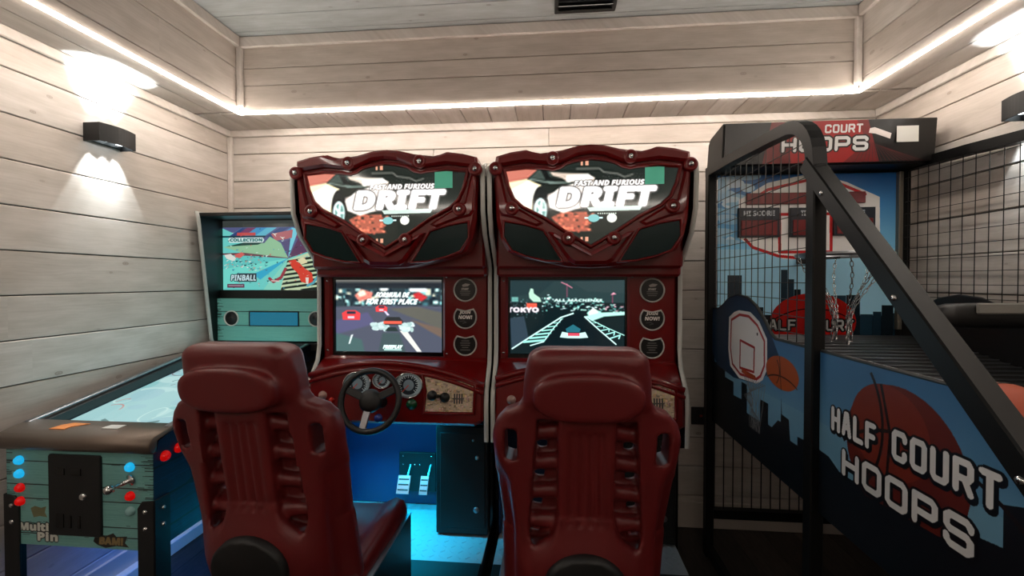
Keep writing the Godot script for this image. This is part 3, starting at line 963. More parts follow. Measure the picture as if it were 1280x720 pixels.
func seat_shell() -> ArrayMesh: # moulded bucket seat back, its rear towards +z, meshed as surface nets
	var half := [Vector2(0, 1.276), Vector2(0.095, 1.273), Vector2(0.128, 1.255), Vector2(0.145, 1.20), Vector2(0.15, 1.145), Vector2(0.163, 1.122), Vector2(0.198, 1.104), Vector2(0.219, 1.075), Vector2(0.225, 1.02), Vector2(0.212, 0.955), Vector2(0.190, 0.90), Vector2(0.178, 0.75), Vector2(0.176, 0.47), Vector2(0, 0.47)]
	var out := mirror(half)
	var h := 0.0068
	var nx := 76
	var ny := 124
	var nz := 48
	var lo := Vector3(-nx * h / 2, 0.455, -0.24)
	var f := PackedFloat32Array()
	f.resize((nx + 1) * (ny + 1) * (nz + 1))
	var sx := 1
	var sy := nx + 1
	var sz := (nx + 1) * (ny + 1)
	for j in ny + 1:
		var y := lo.y + j * h
		for i in range(nx / 2, nx + 1):
			var x := lo.x + i * h
			var d2 := poly_dist(Vector2(x, y), out)
			var zb := -0.9 * x * x
			var inner := lerpf(0.152, 0.118, clampf((y - 0.62) / 0.46, 0, 1))
			var rec := maxf(absf(x - (0.066 + inner) / 2) - (inner - 0.066) / 2, absf(y - 0.865) - 0.225)
			var pad := (pow(pow(absf(x) / 0.124, 2.6) + pow(absf(y - 1.162) / 0.062, 2.6), 1.0 / 2.6) - 1.0) * 0.062
			for k in nz + 1:
				var z := lo.z + k * h
				var p := Vector3(x, y, z)
				var dz := absf(z - zb + 0.036) - 0.018
				var q := Vector2(d2 + 0.018, dz)
				var d := minf(maxf(q.x, q.y), 0) + Vector2(maxf(q.x, 0), maxf(q.y, 0)).length() - 0.018
				# side bolsters
				if x > 0.08:
					var b := minf(caps(p, Vector3(0.185, 1.03, -0.07), Vector3(0.195, 0.92, -0.10), 0.036), minf(caps(p, Vector3(0.19, 0.92, -0.10), Vector3(0.176, 0.72, -0.13), 0.038), caps(p, Vector3(0.176, 0.72, -0.13), Vector3(0.176, 0.5, -0.15), 0.043)))
					d = smin(d, b, 0.035)
				# recess between rail and spine, with its row of mouldings
				if x > 0.03 and y > 0.6 and y < 1.13:
					d = maxf(d, -maxf(rec, zb - 0.052 - z))
					for n in 5:
						var yr := 0.70 + n * 0.087
						if absf(y - yr) < 0.06: d = smin(d, caps(p, Vector3(0.07, yr + 0.004, -0.044), Vector3(inner, yr - 0.008, -0.058), 0.021), 0.012)
					for n in 4:
						d = maxf(d, -maxf(absf(x - inner + 0.016) - 0.013, absf(y - 0.7435 - n * 0.087) - 0.011))
					d = maxf(d, -(Vector2(maxf(absf(x - 0.183) - 0.006, 0), maxf(absf(y - 1.01) - 0.036, 0)).length() - 0.009))
				# spine with four flutes
				if x < 0.1 and y > 0.6 and y < 1.13:
					d = smin(d, maxf(maxf(x - 0.062, absf(y - 0.87) - 0.24), absf(z + 0.012) - 0.014), 0.012)
					for gx in [0.013, 0.039]:
						d = maxf(d, -caps(p, Vector3(gx, 0.715, 0.008), Vector3(gx * 0.85, 1.055, 0.006), 0.0098))
				# headrest block and its oval rear pad
				if y > 1.02:
					var hb := Vector3(maxf(x - 0.10, 0), maxf(absf(y - 1.20) - 0.04, 0), maxf(absf(z + 0.055) - 0.03, 0)).length() - 0.036
					d = smin(d, hb, 0.03)
					var pq := Vector2(pad + 0.012, absf(z + 0.002) - 0.034)
					d = smin(d, minf(maxf(pq.x, pq.y), 0) + Vector2(maxf(pq.x, 0), maxf(pq.y, 0)).length() - 0.012, 0.006)
				# swelling at the foot of the back
				if y < 0.82:
					d = smin(d, (Vector3(x / 0.155, (y - 0.63) / 0.15, (z + 0.01) / 0.055).length() - 1.0) * 0.05, 0.03)
				f[i * sx + j * sy + k * sz] = d
				f[(nx - i) * sx + j * sy + k * sz] = d
	var verts := PackedVector3Array()
	var cell := {}
	for k in nz:
		for j in ny:
			for i in nx:
				var o := i + j * sy + k * sz
				var s := f[o] < 0
				if s == (f[o + 1] < 0) and s == (f[o + sy] < 0) and s == (f[o + sz] < 0) and s == (f[o + 1 + sy] < 0) and s == (f[o + 1 + sz] < 0) and s == (f[o + sy + sz] < 0) and s == (f[o + 1 + sy + sz] < 0): continue
				var sum := Vector3.ZERO
				var n := 0
				for e in [[0, 1], [sy, sy + 1], [sz, sz + 1], [sy + sz, sy + sz + 1], [0, sy], [1, 1 + sy], [sz, sz + sy], [1 + sz, 1 + sz + sy], [0, sz], [1, 1 + sz], [sy, sy + sz], [1 + sy, 1 + sy + sz]]:
					var a := f[o + e[0]]
					var b := f[o + e[1]]
					if (a < 0) != (b < 0):
						var t := a / (a - b)
						var pa := Vector3(e[0] % sy, (e[0] % sz) / sy, e[0] / sz)
						var pb := Vector3(e[1] % sy, (e[1] % sz) / sy, e[1] / sz)
						sum += pa.lerp(pb, t)
						n += 1
				cell[o] = verts.size()
				verts.append(lo + (Vector3(i, j, k) + sum / n) * h)
	var idx := PackedInt32Array()
	for k in range(1, nz):
		for j in range(1, ny):
			for i in range(1, nx):
				var o := i + j * sy + k * sz
				var s := f[o] < 0
				for ax in 3:
					var st: int = [1, sy, sz][ax]
					if s == (f[o + st] < 0): continue
					var u: int = [sy, sz, 1][ax]
					var v: int = [sz, 1, sy][ax]
					var qd := [cell[o - u - v], cell[o - v], cell[o], cell[o - u]]
					if not s: qd.reverse()
					idx.append_array([qd[0], qd[2], qd[1], qd[0], qd[3], qd[2]])
	# lean the back towards the camera, round the normals
	for i in verts.size(): verts[i] = Vector3(verts[i].x * 1.09, verts[i].y - 0.012, verts[i].z + (verts[i].y - 0.55) * 0.18)
	var nor := PackedVector3Array()
	nor.resize(verts.size())
	for t in range(0, idx.size(), 3):
		var g := (verts[idx[t + 2]] - verts[idx[t]]).cross(verts[idx[t + 1]] - verts[idx[t]])
		for l in 3: nor[idx[t + l]] += g
	for i in nor.size(): nor[i] = nor[i].normalized()
	var arr := []
	arr.resize(Mesh.ARRAY_MAX)
	arr[Mesh.ARRAY_VERTEX] = verts
	arr[Mesh.ARRAY_NORMAL] = nor
	arr[Mesh.ARRAY_INDEX] = idx
	var m := ArrayMesh.new()
	m.add_surface_from_arrays(Mesh.PRIMITIVE_TRIANGLES, arr)
	return m

func part(called: String, m: Mesh, mt: Material, parent: Node, label := "") -> MeshInstance3D:
	var o := MeshInstance3D.new()
	o.mesh = m
	o.name = called
	o.material_override = mt
	parent.add_child(o, true)
	if label: o.set_meta("label", label)
	return o

func build_seat(t: Node3D) -> void:
	var sx := -0.082
	var shell := part("seat", seat_shell(), M.seat, t, "dark red moulded bucket seat seen from behind")
	shell.position = Vector3(sx, 0, 1.065)
	# black oval cover at the foot of the back
	var st := begin(true)
	var xf := Transform3D(Basis(Vector3.RIGHT, 0.18).scaled_local(Vector3(1, 1, 1)), Vector3(0, 0.615, 0.062))
	prism(st, ellipse(0, 0, 0.112, 0.105, 36), xf, -0.03, 0.008, 0.006)
	obj("back_cover", st, M.black_tex, shell)
	# cushion with two raised side bolsters
	st = begin(true)
	var rings := []
	for q in [[-0.60, 0.93, -0.05], [-0.59, 0.98, -0.014], [-0.56, 1.0, 0.0], [-0.4, 1.0, -0.005], [-0.2, 0.98, -0.02], [0.0, 0.95, -0.03]]:
		var ring := []
		for p in [[-0.22, 0.37], [0.22, 0.37], [0.244, 0.42], [0.248, 0.485], [0.236, 0.522], [0.205, 0.533], [0.175, 0.52], [0.15, 0.508], [0.05, 0.505], [-0.05, 0.505], [-0.15, 0.508], [-0.175, 0.52], [-0.205, 0.533], [-0.236, 0.522], [-0.248, 0.485], [-0.244, 0.42]]:
			ring.append(Vector3(p[0] * q[1], 0.40 + (p[1] - 0.40) * (1.0 if q[2] > -0.04 else 0.7) + q[2], q[0]))
		rings.append(ring)
	loft(st, rings)
	obj("cushion", st, M.vinyl, shell)
	# pedestal with bare metal edges
	st = begin()
	bx(st, -0.215, 0.215, 0.12, 0.38, -0.56, 0.06, 0.006)
	bx(st, -0.262, -0.24, 0.10, 0.455, -0.585, -0.02, 0.003)
	bx(st, 0.24, 0.262, 0.10, 0.455, -0.585, -0.02, 0.003)
	bx(st, -0.25, 0.25, 0.12, 0.30, -0.575, -0.55, 0.003)
	obj("pedestal", st, M.black, shell)
	for s in [-1, 1]:
		st = begin()
		bx(st, s * 0.238, s * 0.264, 0.455, 0.461, -0.588, -0.02, 0.002)
		obj("edge_strip", st, M.steel, shell)

func build_racer() -> Node3D:
	var t := thing("racing_machine", V(-0.772, 0, 2.3), "left red racing machine, daytime street race on its screen", "arcade machine", "sit-down racing machines")
	var I := Transform3D()
	# black sides with a pale edge trim
	var side := PackedVector2Array([Vector2(-0.33, 0.05), Vector2(-0.33, 1.97), Vector2(0.20, 1.99), Vector2(0.275, 1.955), Vector2(0.285, 1.90), Vector2(0.275, 1.76), Vector2(0.22, 1.66), Vector2(0.08, 1.545), Vector2(0.045, 1.50), Vector2(0.045, 1.10), Vector2(0.065, 1.02), Vector2(0.17, 0.90), Vector2(0.18, 0.84), Vector2(0.175, 0.66), Vector2(0.02, 0.60), Vector2(0.0, 0.54), Vector2(0.0, 0.05)])
	var edge := PackedVector2Array()
	for k in range(2, 14): edge.append(side[k])
	for s in [-1.0, 1.0]:
		var xf := Transform3D(Basis(Vector3(0, 0, 1), Vector3.UP, Vector3(-1, 0, 0)), Vector3(s * 0.456, 0, 0))
		var st := begin()
		prism(st, side, xf, -0.009, 0.009, 0.001)
		var p := obj("side_panel", st, M.black_gloss, t)
		st = begin(true)
		rim(st, edge, xf, [Vector2(0.0, 0.011), Vector2(-0.007, 0.009), Vector2(-0.009, 0.0), Vector2(-0.007, -0.009), Vector2(0.0, -0.011)], false)
		obj("edge_trim", st, M.trim_white, p)
	# carcass behind
	var st := begin()
	bx(st, -0.447, 0.447, 0.78, 1.95, -0.33, -0.03)
	bx(st, -0.447, 0.447, 0.05, 0.80, -0.33, -0.27)
	obj("carcass", st, M.black, t)
	st = begin()
	bx(st, -0.444, 0.444, 1.50, 1.955, -0.05, 0.14, 0.012)
	obj("header_hood", st, M.red, t)
	# ---- header
	var outl := mirror([Vector2(0, 2.053), Vector2(0.06, 2.047), Vector2(0.13, 2.03), Vector2(0.225, 2.018), Vector2(0.262, 2.026), Vector2(0.29, 2.036), Vector2(0.36, 2.026), Vector2(0.428, 2.008), Vector2(0.437, 1.96), Vector2(0.434, 1.86), Vector2(0.425, 1.72), Vector2(0.405, 1.63), Vector2(0.375, 1.575), Vector2(0.30, 1.545), Vector2(0.20, 1.525), Vector2(0.10, 1.505), Vector2(0, 1.50)])
	var win := mirror([Vector2(0, 1.976), Vector2(0.06, 1.968), Vector2(0.105, 1.957), Vector2(0.135, 1.938), Vector2(0.17, 1.93), Vector2(0.205, 1.936), Vector2(0.29, 1.941), Vector2(0.378, 1.934), Vector2(0.362, 1.87), Vector2(0.338, 1.815), Vector2(0.30, 1.78), Vector2(0.21, 1.735), Vector2(0.10, 1.662), Vector2(0, 1.602)])
	st = begin()
	prism(st, outl, I, 0.10, 0.285, 0.018)
	var hd := obj("header", st, M.red, t, "glossy dark red sculpted plastic header")
	# brow and cheeks stand proud of the face
	st = begin()
	var brow := PackedVector2Array()
	for q in [[-0.425, 1.953], [-0.29, 1.972], [-0.21, 1.962], [-0.17, 1.956], [-0.13, 1.965], [-0.06, 1.995], [0, 2.003], [0.06, 1.995], [0.13, 1.965], [0.17, 1.956], [0.21, 1.962], [0.29, 1.972], [0.425, 1.953], [0.422, 2.0], [0.36, 2.017], [0.292, 2.026], [0.262, 2.015], [0.225, 2.008], [0.13, 2.019], [0.06, 2.037], [0, 2.043], [-0.06, 2.037], [-0.13, 2.019], [-0.225, 2.008], [-0.262, 2.015], [-0.292, 2.026], [-0.36, 2.017], [-0.422, 2.0]]: brow.append(Vector2(q[0], q[1]))
	prism(st, brow, I, 0.27, 0.312, 0.012)
	obj("brow", st, M.red, hd)
	st = begin()
	prism(st, PackedVector2Array([Vector2(-0.16, 1.655), Vector2(-0.06, 1.60), Vector2(0, 1.568), Vector2(0.06, 1.60), Vector2(0.16, 1.655), Vector2(0.19, 1.66), Vector2(0.10, 1.53), Vector2(0.07, 1.512), Vector2(-0.07, 1.512), Vector2(-0.10, 1.53), Vector2(-0.19, 1.66)]), I, 0.27, 0.318, 0.016)
	obj("nose", st, M.red, hd)
	for s in [-1.0, 1.0]:
		st = begin()
		prism(st, PackedVector2Array([Vector2(s * 0.43, 1.93), Vector2(s * 0.405, 1.93), Vector2(s * 0.375, 1.80), Vector2(s * 0.21, 1.70), Vector2(s * 0.24, 1.685), Vector2(s * 0.34, 1.722), Vector2(s * 0.40, 1.735), Vector2(s * 0.418, 1.76)]), I, 0.27, 0.298, 0.010)
		obj("cheek", st, M.red, hd)
		var eye := PackedVector2Array([Vector2(s * 0.215, 1.665), Vector2(s * 0.30, 1.69), Vector2(s * 0.385, 1.705), Vector2(s * 0.388, 1.64), Vector2(s * 0.35, 1.58), Vector2(s * 0.29, 1.556), Vector2(s * 0.20, 1.535), Vector2(s * 0.13, 1.53)])
		st = begin()
		prism(st, eye, I, 0.27, 0.2875, 0.001)
		obj("vent_glass", st, M.eye, hd)
		st = begin(true)
		rim(st, eye, I, arch(0.011, 0.012, 0.284))
		obj("vent_rim", st, M.red, hd)
	# lit marquee picture in a raised rim
	uvs(-0.39, 1.60, 0.78, 0.38)
	st = begin()
	prism(st, win, I, 0.27, 0.289, 0.0008)
	uv_on = false
	var mq := obj("marquee", st, screen_mat(marquee_art(), 1.25, 0.08), hd, "lit title picture of a drifting car")
	st = begin(true)
	rim(st, win, I, arch(0.018, 0.020, 0.284))
	obj("marquee_rim", st, M.red, hd)
	st = begin()
	bx(st, 0.235, 0.318, 1.865, 1.948, 0.289, 0.2915, 0.0005)
	obj("card", st, mat(Color(0.42, 0.92, 0.80), 0.6), hd, "small teal card on the marquee")
	for b in [[0.425, 1.945], [0.17, 1.985], [0.352, 1.765], [0.10, 1.628]]:
		for s in [-1.0, 1.0]:
			st = begin(true)
			var xf := facing(Vector3(s * b[0], b[1], 0.296), Vector3(0, 0, 1))
			lathe(st, [Vector2(0.031, -0.01), Vector2(0.031, 0.012), Vector2(0.027, 0.020), Vector2(0.018, 0.021), Vector2(0.015, 0.017), Vector2(0, 0.017)], xf, 20)
			var bs := obj("bolt_boss", st, M.red, hd)
			st = begin(true)
			lathe(st, [Vector2(0.0115, 0.016), Vector2(0.0105, 0.024), Vector2(0.005, 0.028), Vector2(0, 0.0285)], xf, 14)
			obj("bolt", st, M.chrome, bs)
	# ---- monitor surround
	st = begin()
	bx(st, -0.446, 0.446, 1.46, 1.52, -0.06, 0.10, 0.012)
	bx(st, -0.446, -0.398, 1.0, 1.48, -0.06, 0.03, 0.012)
	bx(st, 0.205, 0.446, 1.0, 1.48, -0.06, 0.03, 0.012)
	bx(st, -0.446, 0.446, 0.985, 1.042, -0.06, 0.04, 0.012)
	var sr := obj("monitor_surround", st, M.red, t)
	st = begin()
	bx(st, -0.398, 0.205, 1.04, 1.062, -0.05, 0.012, 0.002)
	bx(st, -0.398, 0.205, 1.445, 1.465, -0.05, 0.012, 0.002)
	bx(st, -0.40, -0.388, 1.04, 1.465, -0.05, 0.012, 0.002)
	bx(st, 0.195, 0.207, 1.04, 1.465, -0.05, 0.012, 0.002)
	obj("monitor_bezel", st, M.black_gloss, sr)
	uvs(-0.39, 1.06, 0.588, 0.388)
	st = begin()
	prism(st, PackedVector2Array([Vector2(-0.39, 1.06), Vector2(0.198, 1.06), Vector2(0.198, 1.448), Vector2(-0.39, 1.448)]), I, -0.06, -0.004, 0.0005)
	uv_on = false
	obj("screen", st, screen_mat(screen_art_dusk(), 1.1), t, "lit screen showing a street race with red cars")
	for k in 3:
		var cy: float = [1.393, 1.252, 1.112][k]
		var o := PackedVector2Array()
		for i in 33:
			var a := -PI / 2 + TAU * i / 33.0
			var p := Vector2(cos(a), sin(a)) * 0.054
			if k > 0 and p.y > 0.030: p.y = 0.030 + 0.25 * absf(p.x)  - 0.004
			o.append(Vector2(0.325, cy) + p)
		uvs(0.325 - 0.056, cy - 0.056, 0.112, 0.112)
		st = begin()
		prism(st, o, I, 0.02, 0.034, 0.001)
		uv_on = false
		var bd := obj("badge", st, print_mat(badge_art(k), 0.3), sr, ["round instruction badge", "round badge reading JOIN NOW!", "round badge with small lines of print"][k])
		st = begin(true)
		rim(st, o, I, arch(0.008, 0.009, 0.031))
		obj("badge_ring", st, M.trim_white, bd)
	for p in [[-0.42, 1.44], [-0.42, 1.07], [0.228, 1.46], [0.228, 1.06]]:
		st = begin(true)
		lathe(st, [Vector2(0.006, 0), Vector2(0.005, 0.004), Vector2(0, 0.005)], facing(Vector3(p[0], p[1], 0.03), Vector3(0, 0, 1)), 10)
		obj("screw", st, M.chrome, sr)
	# ---- dashboard: a shelf that sweeps forward, two ridges arched over the instruments
	var arcline := func(y0: float, sag: float) -> Array:
		var r := []
		for k in 19:
			var x := lerpf(-0.442, 0.442, k / 18.0)
			var u := (x + 0.07) / 0.5
			r.append(Vector2(x, y0 - sag * u * u * (1.0 if x > -0.07 else 1.25)))
		return r
	var topl: Array = arcline.call(1.035, 0.10)
	st = begin(true)
	for k in 18: # shelf from the monitor down to the ridge
		var a: Vector2 = topl[k]
		var b: Vector2 = topl[k + 1]
		var rows := [[0.0, 0.03], [0.35, 0.07], [0.75, 0.12], [1.0, 0.155]]
		for l in 3:
			var fa: float = rows[l][0]
			var fb: float = rows[l + 1][0]
			var ya0 := lerpf(1.03, a.y, fa)
			var yb0 := lerpf(1.03, b.y, fa)
			var ya1 := lerpf(1.03, a.y, fb)
			var yb1 := lerpf(1.03, b.y, fb)
			quad(st, Vector3(a.x, ya1, rows[l + 1][1]), Vector3(b.x, yb1, rows[l + 1][1]), Vector3(b.x, yb0, rows[l][1]), Vector3(a.x, ya0, rows[l][1]))
	var dash := obj("dashboard", st, M.red, t, "glossy dark red dashboard")
	st = begin()
	var face := PackedVector2Array()
	for p in topl: face.append(p)
	for p in [[0.442, 0.76], [0.40, 0.735], [-0.40, 0.735], [-0.442, 0.76]]: face.append(Vector2(p[0], p[1]))
	var lean := Transform3D(Basis(Vector3.RIGHT, -0.12), Vector3(0, 0.9, 0.15)) * at(Vector3(0, -0.9, 0))
	prism(st, face, lean, -0.10, 0.03, 0.012)
	obj("dash_face", st, M.red, dash)
	for q in [[0.0, 0.034, 0.03], [-0.032, 0.022, 0.026]]:
		st = begin(true)
		var pts := []
		for p in topl: pts.append(lean * Vector3(p.x, p.y + q[0] - 0.006, 0.022 + (0.01 if q[0] < 0 else 0.0)))
		tube(st, pts, q[1] / 2, 10)
		obj("dash_ridge", st, M.red, dash)
	# instruments
	var ga := print_mat(gauge_art(), 0.25)
	for g in [[-0.188, 0.926, 0.064], [-0.062, 0.945, 0.040], [0.072, 0.924, 0.066]]:
		uvs(g[0] - g[2], g[1] - g[2], g[2] * 2, g[2] * 2)
		st = begin()
		prism(st, ellipse(g[0], g[1], g[2], g[2] * 0.82, 28), lean, 0.02, 0.034, 0.001)
		uv_on = false
		var go := obj("gauge", st, ga, dash)
		st = begin(true)
		rim(st, ellipse(g[0], g[1], g[2], g[2] * 0.82, 28), lean, arch(0.010, 0.016, 0.03))
		obj("gauge_ring", st, M.chrome, go)
	var sp := PackedVector2Array([Vector2(0.158, 0.80), Vector2(0.392, 0.803), Vector2(0.395, 0.925), Vector2(0.33, 0.947), Vector2(0.15, 0.972), Vector2(0.165, 0.90)])
	uvs(0.15, 0.80, 0.245, 0.172)
	st = begin()
	prism(st, sp, lean, 0.02, 0.036, 0.001)
	uv_on = false
	var shp := obj("shifter_plate", st, print_mat(shifter_art(), 0.45), dash, "plate printed with yellowed clippings")
	st = begin(true)
	rim(st, sp, lean, arch(0.014, 0.014, 0.03))
	obj("plate_rim", st, M.red, shp)
	st = begin(true)
	tube(st, [lean * Vector3(0.225, 0.875, 0.03), lean * Vector3(0.222, 0.878, 0.07), lean * Vector3(0.216, 0.885, 0.105)], 0.009, 10)
	lathe(st, [Vector2(0.0, -0.02), Vector2(0.018, -0.014), Vector2(0.024, 0.0), Vector2(0.021, 0.016), Vector2(0.0, 0.023)], facing(lean * Vector3(0.214, 0.888, 0.115), Vector3(-0.1, 0.3, 1)), 16)
	obj("gear_stick", st, M.rubber, dash)
	st = begin(true)
	lathe(st, [Vector2(0.026, 0.0), Vector2(0.02, 0.012), Vector2(0.013, 0.02), Vector2(0.0, 0.021)], facing(lean * Vector3(0.255, 0.868, 0.034), Vector3(0, 0, 1)), 16)
	obj("gear_boot", st, M.rubber, dash)
	for b in [[0.09, 0.832, 0.022, Color(0.03, 0.30, 0.17)], [-0.365, 0.865, 0.018, Color(0.62, 0.5, 0.47)], [-0.318, 0.843, 0.011, Color(0.75, 0.12, 0.05)]]:
		st = begin(true)
		lathe(st, [Vector2(b[2] * 1.25, 0.0), Vector2(b[2] * 1.2, 0.006), Vector2(b[2], 0.007), Vector2(b[2] * 0.9, 0.014), Vector2(0.0, 0.016)], facing(lean * Vector3(b[0], b[1], 0.03), Vector3(0, 0, 1)), 18)
		obj("button", st, mat(b[3], 0.25), dash)
	# steering wheel
	var wf := Transform3D(Basis(Vector3.RIGHT, -0.3), Vector3(-0.062, 0.888, 0.33))
	st = begin(true)
	var loop := []
	for k in 40: loop.append(wf * Vector3(cos(TAU * k / 40) * 0.137, sin(TAU * k / 40) * 0.137, 0))
	tube(st, loop, 0.0145, 12, true)
	var wh := obj("steering_wheel", st, M.rubber, t)
	st = begin(true)
	lathe(st, [Vector2(0.0, 0.014), Vector2(0.03, 0.013), Vector2(0.047, 0.006), Vector2(0.055, -0.008), Vector2(0.05, -0.03), Vector2(0.03, -0.05), Vector2(0.028, -0.2)].map(func(p): return p) , wf * Transform3D(Basis(Vector3.RIGHT, PI / 2), Vector3.ZERO), 24)
	obj("hub", st, M.rubber, wh)
	for a in [0.45, 2.75, 4.55]:
		st = begin()
		var d := Vector3(cos(a), sin(a), 0)
		bar(st, wf * (d * 0.04 + Vector3(0, 0, -0.004)), wf * (d * 0.134), 0.034, 0.01, wf.basis.z, 0.003)
		obj("spoke", st, M.steel if a > 4 else M.rubber, wh)
	st = begin(true)
	lathe(st, [Vector2(0.019, 0.0), Vector2(0.018, 0.008), Vector2(0.0, 0.010)], wf * Transform3D(Basis(Vector3.RIGHT, PI / 2), Vector3(0.05, -0.075, 0.0)), 16)
	obj("wheel_button", st, mat(Color(0.05, 0.14, 0.42), 0.3), wh)
	# ---- footwell
	st = begin()
	bx(st, -0.447, 0.18, 0.12, 0.80, -0.27, -0.255, 0.002)
	bx(st, -0.447, -0.435, 0.12, 0.78, -0.26, 0.01, 0.002)
	bx(st, -0.43, 0.43, 0.722, 0.737, -0.26, 0.12, 0.004)
	var fw := obj("footwell_liner", st, M.liner, t)
	for k in 6:
		st = begin()
		bx(st, -0.03, 0.10, 0.60 + k * 0.02, 0.607 + k * 0.02, -0.256, -0.249, 0.001)
		obj("vent_slot", st, M.black_gloss, fw)
	st = begin()
	bx(st, -0.125, 0.095, 0.20, 0.43, -0.256, -0.238, 0.003)
	var pp := obj("pedal_plate", st, M.black_tex, t)
	for p in [[-0.10, 0.41], [0.07, 0.41], [-0.10, 0.36], [0.07, 0.36], [-0.03, 0.36], [0.0, 0.36]]:
		st = begin(true)
		lathe(st, [Vector2(0.006, 0), Vector2(0.005, 0.004), Vector2(0, 0.005)], facing(Vector3(p[0], p[1], -0.238), Vector3(0, 0, 1)), 8)
		obj("screw", st, M.chrome, pp)
	for q in [[-0.075, 0.075], [0.045, 0.05]]:
		st = begin()
		var px := Transform3D(Basis(Vector3.RIGHT, -0.5), Vector3(q[0], 0.27, -0.17))
		box(st, px, Vector3(q[1], 0.10, 0.008), 0.002)
		bar(st, px * Vector3(0.015, 0.03, 0), Vector3(q[0] + 0.02, 0.36, -0.24), 0.012, 0.008)
		var pd := obj("pedal", st, M.steel, t)
		for k in 3:
			st = begin()
			box(st, px * at(Vector3(0, -0.028 + k * 0.028, 0.005)), Vector3(q[1] * 0.8, 0.007, 0.005), 0.001)
			obj("grip", st, M.rubber, pd)
	# coin box to the right of the footwell
	st = begin()
	bx(st, 0.172, 0.445, 0.125, 0.685, -0.26, 0.045, 0.004)
	var cb := obj("coin_box", st, M.black_tex, t)
	st = begin()
	bx(st, 0.195, 0.43, 0.16, 0.655, 0.045, 0.052, 0.003)
	var cd := obj("coin_door", st, M.black_tex, cb)
	for q in [[0.39, 0.53, 0.010], [0.385, 0.26, 0.015], [0.37, 0.62, 0.006]]:
		st = begin(true)
		lathe(st, [Vector2(q[2], 0), Vector2(q[2], 0.007), Vector2(q[2] * 0.7, 0.010), Vector2(0, 0.010)], facing(Vector3(q[0], q[1], 0.052), Vector3(0, 0, 1)), 14)
		obj("lock", st, M.steel, cd)
	# base with tread plate
	st = begin()
	bx(st, -0.45, 0.45, 0.0, 0.105, -0.33, 1.30, 0.01)
	obj("base", st, M.black, t)
	st = begin()
	bx(st, -0.445, 0.445, 0.105, 0.115, -0.27, 0.26, 0.002)
	var tp := obj("tread_plate", st, M.tread, t)
	st = begin()
	for i in 20:
		for j in 12:
			box(st, Transform3D(Basis(Vector3.UP, 0.8 if (i + j) % 2 else -0.8), Vector3(-0.42 + i * 0.044, 0.1155, -0.24 + j * 0.042)), Vector3(0.026, 0.003, 0.007), 0.0012)
	tag(obj("tread_lugs", st, M.tread, tp), "", "", "", "stuff")
	st = begin()
	bx(st, -0.445, 0.445, 0.105, 0.12, 0.262, 1.29, 0.004)
	obj("deck_mat", st, M.black_tex, t)
	build_seat(t)
	return t

func footwell_light(t: Node3D, c: Color, e: float) -> void:
	var st := begin()
	bx(st, -0.40, 0.16, 0.708, 0.721, 0.062, 0.086, 0.002)
	obj("led_bar", st, glow_mat(c, 2.0), t, "blue light bar under the dashboard")
	area(t, Vector3(-0.12, 0.704, 0.074), Vector3(0, -1, -0.3), Vector3.RIGHT, 0.54, 0.02, c, e * 0.35)
	for k in 3: # lensed diodes in the bar
		var l := SpotLight3D.new()
		l.name = "spot_light"
		l.position = Vector3(-0.32 + 0.2 * k, 0.70, 0.074)
		l.rotation = Vector3(-PI / 2 + 0.15, 0, 0)
		l.spot_angle = 46.0
		l.spot_angle_attenuation = 0.7
		l.spot_range = 6.0
		l.spot_attenuation = 2.0
		l.light_size = 0.02
		l.light_color = c
		l.light_energy = e * 0.48
		l.shadow_enabled = true
		t.add_child(l, true)

# ---------------------------------------------------------------- pinball machine
func pin_front_art() -> ImageTexture: # teal painted boards, printed
	var c := Canvas.new(960, 604, Color(0.42, 0.63, 0.61))
	var r := RandomNumberGenerator.new()
	r.seed = 5
	var ys := [0, 95, 235, 320, 470, 530, 604]
	for k in 6:
		var v := r.randf_range(-0.03, 0.03)
		c.rect(0, ys[k], 960, ys[k + 1] - ys[k], Color(0.41 + v, 0.62 + v, 0.60 + v))
	for k in 900:
		var v := r.randf_range(-0.07, 0.06)
		c.rect(r.randf() * 960, r.randf() * 604, r.randf_range(20, 200), r.randf_range(1, 3), Color(0.41 + v, 0.62 + v, 0.60 + v))
	for k in range(1, 6): c.rect(0, ys[k] - 3, 960, 6, Color(0.07, 0.09, 0.09))
	for k in 130: # chipped ends
		var s := r.randi() % 2
		var l := r.randf_range(10, 75)
		c.rect(0.0 if s else 960.0 - l, r.randf() * 604, l, r.randf_range(1, 6), Color(0.06, 0.09, 0.10))
	for k in 30: c.rect(r.randf() * 960, ys[1 + r.randi() % 5] + r.randf_range(-14, 10), r.randf_range(15, 60), 3, Color(0.12, 0.16, 0.16))
	c.text("Multi", 85, 468, 190, 46, Color(0.05, 0.05, 0.05), 0.0, 9)
	c.text("Multi", 85, 468, 190, 46, Color(0.80, 0.80, 0.76), 0.0, 3)
	c.text("Pin", 205, 522, 130, 50, Color(0.05, 0.05, 0.05), 0.0, 9)
	c.text("Pin", 205, 522, 130, 50, Color(0.80, 0.80, 0.76), 0.0, 3)
	c.poly(v2([590, 510, 650, 525, 700, 505, 720, 525, 790, 520, 775, 560, 800, 585, 720, 580, 650, 595, 600, 580, 570, 560]), Color(0.10, 0.08, 0.05))
	c.text("BAM!", 610, 532, 150, 42, Color(0.50, 0.42, 0.26), 0.05, 3)
	c.poly(v2([160, 380, 190, 365, 230, 375, 265, 365, 255, 400, 270, 430, 220, 425, 180, 435]), Color(0.42, 0.42, 0.30))
	return c.tex()

